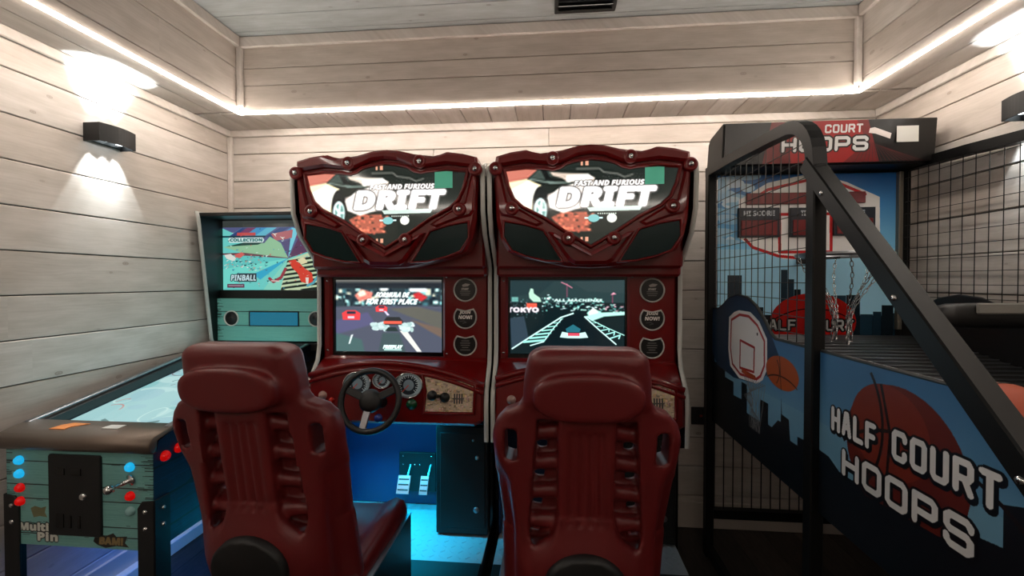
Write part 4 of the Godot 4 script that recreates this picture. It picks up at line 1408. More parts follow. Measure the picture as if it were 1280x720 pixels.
func pin_side_art() -> ImageTexture:
	var c := Canvas.new(1024, 420, Color(0.055, 0.15, 0.27))
	var r := RandomNumberGenerator.new()
	r.seed = 15
	for k in 700: c.rect(r.randf() * 1024, r.randf() * 420, r.randf_range(20, 160), r.randf_range(1, 4), Color(0.055, 0.15, 0.27).lerp([Color(0.12, 0.30, 0.46), Color(0.01, 0.03, 0.06)][r.randi() % 2], r.randf() * 0.6))
	for k in 5: c.path([Vector2(0, 60 + k * 80), Vector2(1024, 40 + k * 80)], 5, Color(0.01, 0.025, 0.05))
	for k in 60:
		var p := Vector2(r.randf() * 1024, r.randf() * 420)
		c.poly([p, p + Vector2(40, -12), p + Vector2(70, 6), p + Vector2(30, 10)], Color(0.02, 0.04, 0.07))
	return c.tex()

func backglass_art() -> ImageTexture:
	var c := Canvas.new(1080, 720, Color(0.45, 0.85, 0.82))
	var r := RandomNumberGenerator.new()
	r.seed = 31
	var hub := Vector2(655, 380)
	var ray := func(a: Vector2, b: Vector2, col: Color) -> void: c.poly([hub, a, b], col)
	c.rect(0, 0, 1080, 90, Color(0.25, 0.27, 0.26))
	ray.call(Vector2(40, 85), Vector2(1080, 85), Color(0.36, 0.38, 0.55))
	for k in 14:
		var x := r.randf_range(40, 720)
		c.poly(v2([x, 175, x + 130, 90, x + 210, 90, x + 60, 195]), [Color(0.28, 0.60, 0.80), Color(0.50, 0.25, 0.40), Color(0.40, 0.75, 0.85), Color(0.22, 0.30, 0.50)][k % 4])
	ray.call(Vector2(600, 230), Vector2(720, 180), Color(0.35, 0.33, 0.50))
	ray.call(Vector2(690, 95), Vector2(755, 100), Color(0.50, 0.85, 0.92))
	ray.call(Vector2(770, 150), Vector2(860, 310), Color(0.38, 0.24, 0.38))
	c.poly(v2([500, 150, 700, 110, 690, 190, 540, 215]), Color(0.72, 0.42, 0.45))
	for p in [[535, 150], [605, 185]]: c.poly(v2([p[0] - 26, p[1] - 12, p[0], p[1] - 2, p[0] + 26, p[1] - 6, p[0] + 6, p[1] + 6, p[0] + 14, p[1] + 30, p[0] - 4, p[1] + 8]), Color(0.95, 0.95, 0.9))
	c.poly(v2([60, 270, 220, 250, 440, 235, 490, 175, 590, 235, 655, 375, 250, 330]), Color(0.60, 0.80, 0.64))
	c.poly(v2([90, 265, 250, 230, 440, 225, 380, 250, 160, 262]), Color(0.13, 0.28, 0.26))
	c.poly(v2([60, 330, 250, 325, 655, 375, 655, 390, 400, 360, 60, 345]), Color(0.45, 0.30, 0.34))
	ray.call(Vector2(60, 345), Vector2(60, 480), Color(0.40, 0.82, 0.80))
	ray.call(Vector2(60, 480), Vector2(60, 670), Color(0.48, 0.90, 0.85))
	ray.call(Vector2(330, 530), Vector2(400, 580), Color(0.22, 0.70, 0.84))
	ray.call(Vector2(430, 670), Vector2(580, 670), Color(0.55, 0.88, 0.80))
	for k in 80:
		var p := Vector2(r.randf_range(70, 450), r.randf_range(345, 490))
		c.poly([p, p + Vector2(r.randf_range(10, 34), r.randf_range(-6, 6)), p + Vector2(8, r.randf_range(6, 18))], [Color(0.85, 0.55, 0.5), Color(0.9, 0.95, 0.92), Color(0.10, 0.22, 0.26), Color(0.30, 0.55, 0.60), Color(0.55, 0.75, 0.70)][r.randi() % 5])
	c.poly(v2([160, 345, 230, 320, 260, 340, 220, 375, 180, 370]), Color(0.86, 0.42, 0.40))
	c.poly(v2([70, 345, 130, 335, 180, 380, 150, 405, 90, 380]), Color(0.92, 0.93, 0.9))
	# striped panel with a red figure
	c.poly(v2([655, 395, 860, 320, 1080, 360, 1080, 680, 580, 680]), Color(0.80, 0.88, 0.72))
	for k in 9:
		var y := 380 + k * 42
		c.poly(v2([650 - k * 9, y + 20, 1080, y - 50, 1080, y - 26, 640 - k * 9, y + 40]), Color(0.10, 0.16, 0.14))
	c.poly(v2([660, 405, 720, 390, 800, 470, 870, 520, 880, 600, 830, 620, 770, 600, 740, 520, 690, 470]), Color(0.88, 0.27, 0.20))
	c.poly(v2([740, 390, 800, 370, 830, 420, 770, 440]), Color(0.93, 0.90, 0.72))
	c.poly(v2([810, 560, 840, 560, 835, 625, 815, 620]), Color(0.95, 0.9, 0.85))
	c.path(v2([820, 640, 880, 610, 920, 550, 990, 520]), 22, Color(0.35, 0.68, 0.75))
	c.path(v2([635, 470, 590, 560, 520, 600, 485, 570]), 26, Color(0.62, 0.22, 0.28))
	c.path(v2([500, 590, 570, 595]), 12, Color(0.9, 0.8, 0.78))
	c.rect(190, 135, 170, 28, Color(0.80, 0.33, 0.33))
	c.rect(60, 165, 390, 16, Color(0.10, 0.25, 0.3))
	c.poly(v2([105, 205, 120, 182, 425, 182, 440, 205, 425, 230, 120, 230]), Color(0.88, 0.97, 0.95))
	c.text("COLLECTION", 125, 191, 295, 28, Color(0.22, 0.48, 0.48), 0, 2)
	c.rect(185, 520, 180, 80, Color(0.20, 0.28, 0.33))
	c.text("PINBALL", 130, 535, 230, 54, Color(0.05, 0.06, 0.08), 0.1, 8)
	c.text("PINBALL", 130, 535, 230, 54, Color(0.80, 0.92, 0.95), 0.1, 2)
	c.rect(95, 622, 158, 34, Color(0.40, 0.20, 0.30))
	c.rect(105, 634, 138, 8, Color(0.75, 0.7, 0.75))
	for k in 120:
		var p := Vector2(r.randf_range(60, 1060), r.randf_range(95, 660))
		c.poly([p, p + Vector2(r.randf_range(6, 30), r.randf_range(-8, 8)), p + Vector2(6, r.randf_range(4, 12))], [Color(0.1, 0.2, 0.22), Color(0.85, 0.4, 0.38), Color(0.85, 0.95, 0.9), Color(0.3, 0.65, 0.75)][r.randi() % 4])
	c.im = c.im.get_region(Rect2i(60, 40, 1010, 630))
	c.soften(4)
	return c.tex()

func playfield_art() -> ImageTexture: # x across the table, y from its front
	var c := Canvas.new(512, 900, Color(0.68, 0.86, 0.87))
	var r := RandomNumberGenerator.new()
	r.seed = 44
	for k in 60:
		var p := Vector2(r.randf() * 512, r.randf() * 900)
		c.oval(p.x, p.y, r.randf_range(20, 90), r.randf_range(15, 60), Color(0.68, 0.86, 0.87).lerp([Color(0.80, 0.94, 0.93), Color(0.55, 0.80, 0.81), Color(0.66, 0.83, 0.86)][r.randi() % 3], 0.7))
	c.poly(v2([150, 330, 420, 300, 480, 480, 300, 560, 190, 470]), Color(0.72, 0.66, 0.72))
	c.poly(v2([210, 260, 350, 240, 380, 320, 260, 340]), Color(0.66, 0.90, 0.88))
	for k in 16:
		var p := Vector2(r.randf_range(40, 470), r.randf_range(60, 860))
		c.arc(p.x, p.y, r.randf_range(18, 60), r.randf_range(18, 60), r.randf() * 6, r.randf() * 6 + 2, 6, [Color(0.25, 0.50, 0.52), Color(0.82, 0.95, 0.93), Color(0.55, 0.55, 0.58), Color(0.80, 0.62, 0.60)][r.randi() % 4])
	c.path(v2([130, 760, 220, 800]), 14, Color(0.40, 0.55, 0.55))
	c.path(v2([380, 760, 290, 800]), 14, Color(0.40, 0.55, 0.55))
	c.text("SHOOT AGAIN", 190, 838, 130, 20, Color(0.35, 0.55, 0.55), 0, 1)
	return c.tex()

func build_pinball() -> void:
	var t := thing("pinball_machine", V(-1.69, 0, 1.44), "teal pinball machine with lit picture head against left wall", "pinball machine")
	var hw := 0.29
	var L := 1.02 # body length
	var sl := 0.18
	var top := func(z: float) -> float: return 0.887 - sl * z
	# body: side boards, front, bottom
	var prof := PackedVector2Array([Vector2(0.0, 0.48), Vector2(0.0, 0.845), Vector2(-0.03, 0.885), Vector2(-L, top.call(-L)), Vector2(-L - 0.16, top.call(-L)), Vector2(-L - 0.16, 0.52), Vector2(-0.25, 0.48)])
	var sa := print_mat(pin_side_art(), 0.35)
	for s in [-1.0, 1.0]:
		var xf := Transform3D(Basis(Vector3(0, 0, -s), Vector3.UP, Vector3(s, 0, 0)), Vector3(s * hw, 0, 0))
		var pr := PackedVector2Array()
		for p in prof: pr.append(Vector2(-s * p.x, p.y))
		if s > 0: uvs(0, 0.48, 1.2, 0.62)
		else: uvs(-1.2, 0.48, 1.2, 0.62)
		var st := begin()
		prism(st, pr, xf, -0.016, 0.0, 0.0015)
		uv_on = false
		obj("side_board", st, sa, t)
		st = begin() # metal rail on the side
		bar(st, Vector3(s * (hw - 0.004), top.call(-0.06) + 0.006, -0.06), Vector3(s * (hw - 0.004), top.call(-L + 0.02) + 0.006, -L + 0.02), 0.022, 0.012, Vector3.UP, 0.003)
		obj("side_rail", st, M.steel, t)
		st = begin()
		bar(st, Vector3(s * (hw - 0.026), top.call(-0.05) - 0.022, -0.05), Vector3(s * (hw - 0.026), top.call(-L) - 0.022, -L), 0.02, 0.04, Vector3.UP, 0.002)
		obj("inner_wall", st, M.black, t)
	uvs(-hw, 0.48, 2 * hw, 0.365)
	var st := begin()
	prism(st, PackedVector2Array([Vector2(-hw + 0.001, 0.482), Vector2(hw - 0.001, 0.482), Vector2(hw - 0.001, 0.845), Vector2(-hw + 0.001, 0.845)]), Transform3D(), -0.016, 0.002, 0.001)
	uv_on = false
	var fr := obj("front_board", st, print_mat(pin_front_art(), 0.45), t, "front printed with worn teal boards")
	st = begin()
	bx(st, -hw + 0.016, hw - 0.016, 0.49, 0.505, -L - 0.15, -0.016)
	bx(st, -hw + 0.016, hw - 0.016, 0.5, 1.0, -L - 0.16, -L - 0.14)
	obj("bottom_board", st, M.black, t)
	st = begin() # unseen blue light bar, added to turn the floor under the cabinet blue
	bx(st, -0.2, 0.2, 0.478, 0.489, -0.56, -0.54, 0.002)
	obj("led_bar", st, glow_mat(Color(0.2, 0.45, 1.0), 1.5), t, "added unseen blue light bar under the cabinet")
	area(t, Vector3(0, 0.474, -0.55), Vector3(0, -1, 0), Vector3.RIGHT, 0.4, 0.02, Color(0.2, 0.45, 1.0), 0.16)
	# lockdown bar
	st = begin(true)
	var bars := PackedVector2Array([Vector2(0.004, 0.832), Vector2(0.02, 0.836), Vector2(0.03, 0.848), Vector2(0.033, 0.864), Vector2(0.028, 0.880), Vector2(0.012, 0.892), Vector2(-0.012, 0.898), Vector2(-0.085, 0.911), Vector2(-0.088, 0.900), Vector2(0.0, 0.88)])
	var rings := []
	for q in [[-0.303, 0.9], [-0.30, 1.0], [0.30, 1.0], [0.303, 0.9]]:
		var ring := []
		for p in bars: ring.append(Vector3(q[0], 0.87 + (p.y - 0.87) * q[1], -0.03 + (p.x + 0.03) * q[1]))
		rings.append(ring)
	loft(st, rings)
	var lb := obj("lockdown_bar", st, mat(Color(0.44, 0.39, 0.35), 0.42, 0.6), t)
	var slope := Transform3D(Basis(Vector3.RIGHT, -PI / 2 + atan(sl) * 0.95), Vector3(0, 0.9055, -0.045))
	st = begin()
	prism(st, PackedVector2Array([Vector2(-0.135, -0.03), Vector2(-0.075, -0.03), Vector2(-0.07, -0.01), Vector2(-0.02, 0.015), Vector2(-0.09, 0.018), Vector2(-0.12, 0.0)]), slope, -0.002, 0.001, 0.0003)
	obj("flame_sticker", st, mat(Color(0.85, 0.52, 0.26), 0.5), lb, "orange flame sticker")
	st = begin()
	prism(st, PackedVector2Array([Vector2(0.055, -0.015), Vector2(0.12, -0.015), Vector2(0.13, 0.012), Vector2(0.07, 0.012)]), slope, -0.002, 0.001, 0.0003)
	obj("card", st, M.white, lb, "small white card")
	# playfield screen under glass
	uvs(-hw + 0.036, -L, 2 * hw - 0.072, L - 0.04)
	st = begin()
	var pf := Transform3D(Basis(Vector3.RIGHT, -PI / 2 + atan(sl)), Vector3(0, 0.887 - 0.045, 0))
	uvs(-hw + 0.036, 0.05, 2 * hw - 0.072, L * 1.016 - 0.05)
	prism(st, PackedVector2Array([Vector2(-hw + 0.036, 0.05), Vector2(hw - 0.036, 0.05), Vector2(hw - 0.036, L * 1.016), Vector2(-hw + 0.036, L * 1.016)]), pf, -0.02, 0.0, 0.0005)
	uv_on = false
	obj("playfield_screen", st, screen_mat(playfield_art(), 0.66), t, "pale teal lit playfield screen")
	area(t, pf * Vector3(0, L * 0.5, 0.004), pf.basis.z, Vector3.RIGHT, 0.5, 0.9, Color(0.6, 0.92, 0.95), 0.05)
	# coin door and front controls
	st = begin()
	prism(st, PackedVector2Array([Vector2(-0.112, 0.532), Vector2(-0.104, 0.526), Vector2(0.086, 0.526), Vector2(0.094, 0.532), Vector2(0.094, 0.812), Vector2(0.088, 0.818), Vector2(-0.106, 0.818), Vector2(-0.112, 0.812)]), Transform3D(), 0.0, 0.01, 0.002)
	var cd := obj("coin_door", st, M.black_tex, fr)
	for q in [[-0.075, -0.045, 0.745, 0.77], [-0.02, 0.02, 0.745, 0.77], [-0.08, -0.05, 0.555, 0.605], [-0.03, -0.02, 0.555, 0.60], [0.005, 0.015, 0.555, 0.60]]:
		st = begin()
		bx(st, q[0], q[1], q[2], q[3], 0.008, 0.0125, 0.001)
		obj("coin_slot", st, M.black_gloss, cd)
	st = begin(true)
	lathe(st, [Vector2(0.013, 0), Vector2(0.013, 0.006), Vector2(0.009, 0.010), Vector2(0, 0.010)], facing(Vector3(0.03, 0.672, 0.01), Vector3(0, 0, 1)), 16)
	obj("lock", st, M.chrome, cd)
	for b in [[-0.232, 0.790, "cyan_button", "lit cyan button"], [-0.232, 0.741, "cyan_button", "lit cyan button"], [-0.230, 0.690, "red_button", "lit red button"], [-0.230, 0.641, "red_button", "lit red button"], [0.204, 0.781, "cyan_button", "lit cyan button"], [0.204, 0.678, "red_button", "lit red button"], [0.204, 0.624, "clear_button", "pale unlit button"]]:
		st = begin(true)
		lathe(st, [Vector2(0.0165, 0), Vector2(0.0165, 0.006), Vector2(0.0135, 0.008), Vector2(0.0125, 0.013), Vector2(0.008, 0.0165), Vector2(0, 0.0175)], facing(Vector3(b[0], b[1], 0.002), Vector3(0, 0, 1)), 18)
		obj("button", st, M[b[2]], fr, b[3])
	for k in 2:
		st = begin(true)
		lathe(st, [Vector2(0.019, 0), Vector2(0.019, 0.006), Vector2(0.0155, 0.008), Vector2(0.0145, 0.013), Vector2(0, 0.016)], facing(Vector3(hw, 0.805 + 0.008 * k, -0.045 - 0.06 * k), Vector3(1, 0, 0)), 18)
		obj("flipper_button", st, M.red_button, t, "lit red flipper button")
	st = begin(true)
	lathe(st, [Vector2(0.02, 0), Vector2(0.02, 0.005), Vector2(0.008, 0.007), Vector2(0.006, 0.05), Vector2(0.014, 0.054), Vector2(0.016, 0.068), Vector2(0.010, 0.078), Vector2(0, 0.080)], facing(Vector3(0.205, 0.735, 0.002), Vector3(-0.35, -0.15, 1)), 16)
	obj("plunger", st, M.chrome, fr)
	# four angle-iron legs
	for sx in [-1.0, 1.0]:
		for sz in [0.0, 1.0]:
			var z0 := 0.005 if sz == 0.0 else -L - 0.165
			var dz := -1.0 if sz == 0.0 else 1.0
			st = begin()
			var o: float = sx * (hw + 0.005)
			prism(st, PackedVector2Array([Vector2(o, 0.02), Vector2(o, 0.665), Vector2(o - sx * 0.045, 0.66), Vector2(o - sx * 0.062, 0.635), Vector2(o - sx * 0.062, 0.02)]), at(Vector3(0, 0, z0)), -0.003, 0.003, 0.001)
			bx(st, o - 0.003, o + 0.003, 0.02, 0.665, z0, z0 + dz * 0.064, 0.001)
			var lg := obj("leg", st, M.black, t)
			st = begin(true)
			lathe(st, [Vector2(0.026, 0), Vector2(0.026, 0.008), Vector2(0.008, 0.014), Vector2(0.008, 0.03)], at(Vector3(o - sx * 0.03, 0, z0 + dz * 0.03)), 14)
			obj("foot", st, M.steel, lg)
			if sz == 0.0:
				for y in [0.625, 0.565]:
					for w in 2:
						st = begin(true)
						lathe(st, [Vector2(0.008, 0), Vector2(0.007, 0.004), Vector2(0, 0.006)], facing(Vector3(o - sx * 0.032, y, z0 + 0.003) if w == 0 else Vector3(o + sx * 0.003, y, z0 - 0.035), Vector3(0, 0, 1) if w == 0 else Vector3(sx, 0, 0)), 10)
						obj("bolt", st, M.chrome, lg)
	# ---- head
	var hc := 0.06
	var hh := 0.372
	var hp := PackedVector2Array([Vector2(-1.195, 1.0), Vector2(-1.195, 1.825), Vector2(-0.905, 1.825), Vector2(-0.915, 1.79), Vector2(-1.0, 1.10), Vector2(-1.02, 1.06)])
	st = begin()
	bx(st, hc - hh, hc + hh, 1.03, 1.82, -1.2, -1.18)
	bx(st, hc - hh, hc + hh, 1.805, 1.825, -1.2, -0.91)
	bx(st, hc - hh, hc + hh, 1.03, 1.075, -1.2, -1.03)
	var hd := obj("head_box", st, M.black, t)
	for s in [-1.0, 1.0]:
		var xf := Transform3D(Basis(Vector3(0, 0, 1), Vector3.UP, Vector3(-1, 0, 0)), Vector3(hc + s * (hh - 0.009), 0, 0))
		st = begin()
		prism(st, hp, xf, -0.009, 0.009, 0.001)
		var sb := obj("head_side", st, M.black, hd)
		st = begin(true)
		rim(st, PackedVector2Array([hp[5], hp[4], hp[3], hp[2], hp[1]]), xf, [Vector2(0.0, 0.011), Vector2(0.006, 0.009), Vector2(0.008, 0.0), Vector2(0.006, -0.009), Vector2(0.0, -0.011)], false)
		obj("edge_trim", st, M.trim_white, sb)
	uvs(hc - 0.35, 1.39, 0.70, 0.40)
	st = begin()
	prism(st, PackedVector2Array([Vector2(hc - 0.352, 1.385), Vector2(hc + 0.352, 1.385), Vector2(hc + 0.352, 1.80), Vector2(hc - 0.352, 1.80)]), Transform3D(), -1.18, -1.085, 0.0005)
	uv_on = false
	obj("backglass_screen", st, screen_mat(backglass_art(), 0.62), hd, "lit screen with colourful racing artwork")
	area(t, Vector3(hc, 1.6, -1.07), Vector3(0, 0, 1), Vector3.RIGHT, 0.66, 0.38, Color(0.6, 0.9, 0.95), 0.02)
	st = begin()
	bx(st, hc - 0.354, hc + 0.354, 1.335, 1.385, -1.18, -1.06, 0.003)
	obj("shelf", st, M.black, hd)
	uvs(hc - 0.354, 1.08, 0.708, 0.44)
	st = begin()
	var lp := Transform3D(Basis(), Vector3(0, 0, 0))
	prism(st, PackedVector2Array([Vector2(hc - 0.353, 1.085), Vector2(hc + 0.353, 1.085), Vector2(hc + 0.353, 1.335), Vector2(hc - 0.353, 1.335)]), lp, -1.10, -1.035, 0.002)
	uv_on = false
	var sp := obj("speaker_panel", st, print_mat(panel_art(), 0.45), hd, "panel printed with worn teal boards")
	for s in [-1.0, 1.0]:
		st = begin(true)
		var xf := facing(Vector3(hc + s * 0.262, 1.218, -1.035), Vector3(0, 0, 1))
		lathe(st, [Vector2(0.046, 0), Vector2(0.046, 0.006), Vector2(0.041, 0.007), Vector2(0.039, 0.001)], xf, 28)
		var so := obj("speaker_ring", st, M.trim_white, sp)
		st = begin(true)
		lathe(st, [Vector2(0.04, 0.002), Vector2(0.034, 0.004), Vector2(0.012, 0.002), Vector2(0.010, 0.006), Vector2(0, 0.007)], xf, 28)
		obj("speaker_cone", st, M.black_tex, so)
	st = begin()
	bx(st, hc - 0.153, hc + 0.158, 1.172, 1.262, -1.04, -1.031, 0.002)
	var dm := obj("display_frame", st, M.black, sp)
	st = begin()
	bx(st, hc - 0.143, hc + 0.152, 1.178, 1.255, -1.033, -1.029, 0.001)
	obj("display_screen", st, screen_mat(blue_art(), 0.5), dm, "plain blue lit display")

func blue_art() -> ImageTexture:
	var c := Canvas.new(64, 16, Color(0.12, 0.50, 0.62))
	return c.tex()

func panel_art() -> ImageTexture:
	var c := Canvas.new(1000, 620, Color(0.42, 0.70, 0.66))
	var r := RandomNumberGenerator.new()
	r.seed = 77
	for k in 800:
		var v := r.randf_range(-0.06, 0.06)
		c.rect(r.randf() * 1000, r.randf() * 620, r.randf_range(20, 220), r.randf_range(1, 3), Color(0.42 + v, 0.70 + v, 0.66 + v))
	for y in [366, 482]: c.rect(0, y, 1000, 6, Color(0.07, 0.10, 0.10))
	for k in 110:
		var s := r.randi() % 2
		var l := r.randf_range(8, 60)
		c.rect(0.0 if s else 1000.0 - l, 250 + r.randf() * 370, l, r.randf_range(1, 6), Color(0.06, 0.09, 0.10))
	return c.tex()

# ---------------------------------------------------------------- basketball machine
func basketball_print(c: Canvas, x: float, y: float, r: float, col: Color, line: Color) -> void:
	c.oval(x, y, r, r, col)
	c.arc(x, y, r, r, 0, TAU, r * 0.03, line)
	c.arc(x - r * 0.95, y + r * 0.1, r * 0.9, r * 1.0, -0.95, 0.95, r * 0.045, line)
	c.arc(x + r * 1.0, y + r * 0.2, r * 0.85, r * 0.95, PI - 1.0, PI + 1.0, r * 0.045, line)
	c.arc(x, y + r * 1.1, r * 1.2, r * 1.1, PI + 0.75, TAU - 0.75, r * 0.045, line)
	c.path([Vector2(x - r * 0.15, y - r), Vector2(x + r * 0.05, y), Vector2(x - r * 0.05, y + r)], r * 0.045, line)

func hoop_side_art() -> ImageTexture: # 800 pixels a metre, from the rear post forward
	var s := 800.0
	var c := Canvas.new(1560, 540, Color(0.03, 0.05, 0.09))
	var f := func(a: Array) -> Array: return v2(a).map(func(p): return Vector2(p.x * s, (1.38 - p.y) * s))
	c.ramp(0, 0, 1560, 300, Color(0.08, 0.26, 0.46), Color(0.34, 0.52, 0.64))
	c.rect(0, 300, 1560, 240, Color(0.38, 0.55, 0.65))
	# skyline print
	var navy := Color(0.035, 0.055, 0.085)
	c.poly(f.call([0, 1.13, 0.06, 1.13, 0.06, 1.03, 0.15, 1.03, 0.15, 1.09, 0.20, 1.09, 0.20, 0.98, 0.30, 0.98, 0.30, 0.92, 0.385, 0.924, 0.385, 1.0, 0.44, 1.0, 0.44, 0.88, 0.56, 0.88, 0.56, 0.97, 0.626, 0.97, 0.626, 0.89, 0.655, 0.89, 0.70, 0.93, 0.72, 0.93, 0.722, 1.02, 0.728, 0.96, 0.775, 0.955, 0.785, 0.885, 0.83, 0.885, 0.83, 0.915, 0.90, 0.92, 1.0, 0.915, 1.05, 0.89, 1.10, 0.89, 1.45, 0.94, 1.515, 0.95, 1.515, 1.03, 1.60, 1.06, 1.95, 1.0, 1.95, 0.70, 0, 0.70]), navy)
	# big basketball with the title over it
	var b: Array = f.call([1.265, 1.015])
	c.oval(b[0].x, b[0].y, 0.186 * s, 0.172 * s, Color(0.34, 0.10, 0.06))
	c.oval(b[0].x - 30, b[0].y - 42, 0.13 * s, 0.115 * s, Color(0.42, 0.14, 0.075))
	var ln := Color(0.10, 0.05, 0.04)
	c.arc(b[0].x - 190, b[0].y - 40, 150, 170, -0.7, 0.9, 7, ln)
	c.arc(b[0].x + 40, b[0].y + 150, 260, 200, PI + 0.7, TAU - 0.55, 7, ln)
	c.path([b[0] + Vector2(-46, -133), b[0] + Vector2(-20, -40), b[0] + Vector2(-34, 120)], 7, ln)
	c.poly(f.call([1.0, 0.90, 1.10, 0.87, 1.46, 0.90, 1.50, 0.95, 1.50, 0.70, 1.0, 0.70]), navy)
	for q in [["HALF", 1.01, 1.195, 1.073, 1.0], ["COURT", 1.245, 1.512, 1.083, 1.008], ["HOOPS", 1.06, 1.46, 0.965, 0.888]]:
		var x: float = q[1] * s
		var w: float = (q[2] - q[1]) * s
		var y: float = (1.38 - q[3]) * s
		var h: float = (q[3] - q[4]) * s
		var k: float = 12.0 if q[0] != "HOOPS" else 13.0
		c.block(q[0], x + 2, y + 2, w * 1.03, h, k + 13, Color(0.02, 0.025, 0.04), k)
		c.block(q[0], x, y, w * 1.03, h, k, Color(0.80, 0.80, 0.80))
	# dark blue halo, printed backboard, hoop and net, ball in flight
	c.poly(f.call([0, 1.30, 0.12, 1.34, 0.20, 1.37, 0.33, 1.40, 0.47, 1.38, 0.56, 1.31, 0.64, 1.24, 0.70, 1.17, 0.62, 1.08, 0.5, 1.02, 0.3, 1.0, 0.1, 1.02, 0, 1.1]), Color(0.09, 0.19, 0.30))
	c.poly(f.call([0.243, 1.271, 0.30, 1.298, 0.354, 1.31, 0.465, 1.31, 0.546, 1.278, 0.612, 1.216, 0.615, 1.10, 0.579, 1.050, 0.532, 1.025, 0.36, 1.01, 0.26, 1.046, 0.235, 1.12]), Color(0.84, 0.83, 0.82))
	var red := Color(0.62, 0.10, 0.12)
	c.path(f.call([0.27, 1.26, 0.36, 1.291, 0.45, 1.291, 0.53, 1.26, 0.59, 1.205, 0.592, 1.11, 0.56, 1.062, 0.525, 1.042, 0.37, 1.03, 0.285, 1.06, 0.262, 1.13, 0.27, 1.26]), 9, red)
	c.path(f.call([0.368, 1.179, 0.505, 1.167, 0.501, 1.066, 0.366, 1.058, 0.368, 1.179]), 8, red)
	c.oval(0.53 * s, (1.38 - 1.225) * s, 5, 5, Color(0.1, 0.1, 0.1))
	var r := RandomNumberGenerator.new()
	r.seed = 3
	for k in 11:
		var x0 := lerpf(0.41, 0.60, k / 10.0)
		var x1 := lerpf(0.47, 0.56, k / 10.0)
		c.path(f.call([x0, 1.035, x1 + 0.02 * sin(k * 2.1), 0.93, x1 + 0.025 * cos(k * 1.7), 0.83]), 3, Color(0.45, 0.45, 0.45))
		c.path(f.call([x0, 1.035, 0.97 - x1, 0.95, x1, 0.88, 1.03 - x1, 0.83]), 2, Color(0.38, 0.38, 0.38))
	c.path(f.call([0.385, 1.05, 0.51, 1.045]), 14, Color(0.62, 0.24, 0.09))
	var p: Array = f.call([0.72, 1.107])
	c.oval(p[0].x, p[0].y, 92, 48, Color(0.60, 0.27, 0.10))
	c.arc(p[0].x - 100, p[0].y, 90, 60, -0.6, 0.6, 4, Color(0.2, 0.08, 0.04))
	c.arc(p[0].x, p[0].y + 70, 120, 60, PI + 0.8, TAU - 0.8, 4, Color(0.2, 0.08, 0.04))
	c.path([p[0] + Vector2(-10, -48), p[0] + Vector2(0, 48)], 4, Color(0.2, 0.08, 0.04))
	for k in 8: c.rect(1255 + k * 9, 318 + k * 2, 6, 4, Color(0.5, 0.55, 0.6))
	return c.tex()

func hoop_back_art() -> ImageTexture: # 0.90 m by 1.0 m, y from 1.0 to 2.0, 900 pixels a metre
	var s := 900.0
	var c := Canvas.new(820, 900, Color(0.03, 0.05, 0.07))
	var f := func(a: Array) -> Array: return v2(a).map(func(p): return Vector2((p.x + 0.455) * s, (2.0 - p.y) * s))
	c.ramp(0, 0, 820, 360, Color(0.09, 0.33, 0.60), Color(0.50, 0.76, 0.90))
	c.rect(0, 360, 820, 300, Color(0.60, 0.80, 0.90))
	var r := RandomNumberGenerator.new()
	r.seed = 9
	for k in 40: c.oval(r.randf() * 160, r.randf() * 330, r.randf_range(20, 60), r.randf_range(8, 24), Color(0.45, 0.68, 0.82).lerp(Color(0.75, 0.85, 0.9), r.randf()))
	var x := 0.0
	while x < 820:
		var w := r.randf_range(28, 75)
		var h := r.randf_range(130, 330)
		if r.randf() < 0.2: h = r.randf_range(330, 385)
		c.rect(x, 830 - h, w, 400, Color(0.055, 0.10, 0.13).lerp(Color(0.10, 0.20, 0.26), r.randf()))
		x += w
	c.poly(f.call([-0.34, 1.66, -0.34, 1.85, -0.20, 1.935, -0.03, 1.97, 0.06, 1.968, 0.18, 1.93, 0.33, 1.855, 0.335, 1.62, 0.22, 1.57, 0.05, 1.545, -0.12, 1.55, -0.26, 1.60]), Color(0.90, 0.89, 0.88))
	var red := Color(0.72, 0.08, 0.10)
	c.path(f.call([-0.305, 1.83, -0.2, 1.90, -0.009, 1.945, 0.12, 1.935, 0.262, 1.87]), 13, red)
	c.path(f.call([-0.31, 1.655, -0.27, 1.61, -0.145, 1.565, 0.0, 1.55]), 13, red)
	c.path(f.call([-0.141, 1.775, 0.104, 1.775, 0.106, 1.585, -0.139, 1.585, -0.141, 1.775]), 13, red)
	c.oval(0.5 * 820 + 20, 690, 185, 130, Color(0.60, 0.08, 0.06))
	c.arc(430, 830, 250, 200, PI + 0.8, TAU - 0.8, 5, Color(0.2, 0.03, 0.03))
	c.path(v2([430, 570, 445, 830]), 5, Color(0.2, 0.03, 0.03))
	c.rect(0, 830, 820, 70, Color(0.02, 0.03, 0.04))
	c.block("HALF COURT", 200, 680, 410, 50, 22, Color(0.05, 0.05, 0.06), 9)
	c.block("HALF COURT", 200, 680, 410, 50, 9, Color(0.62, 0.62, 0.60))
	return c.tex()

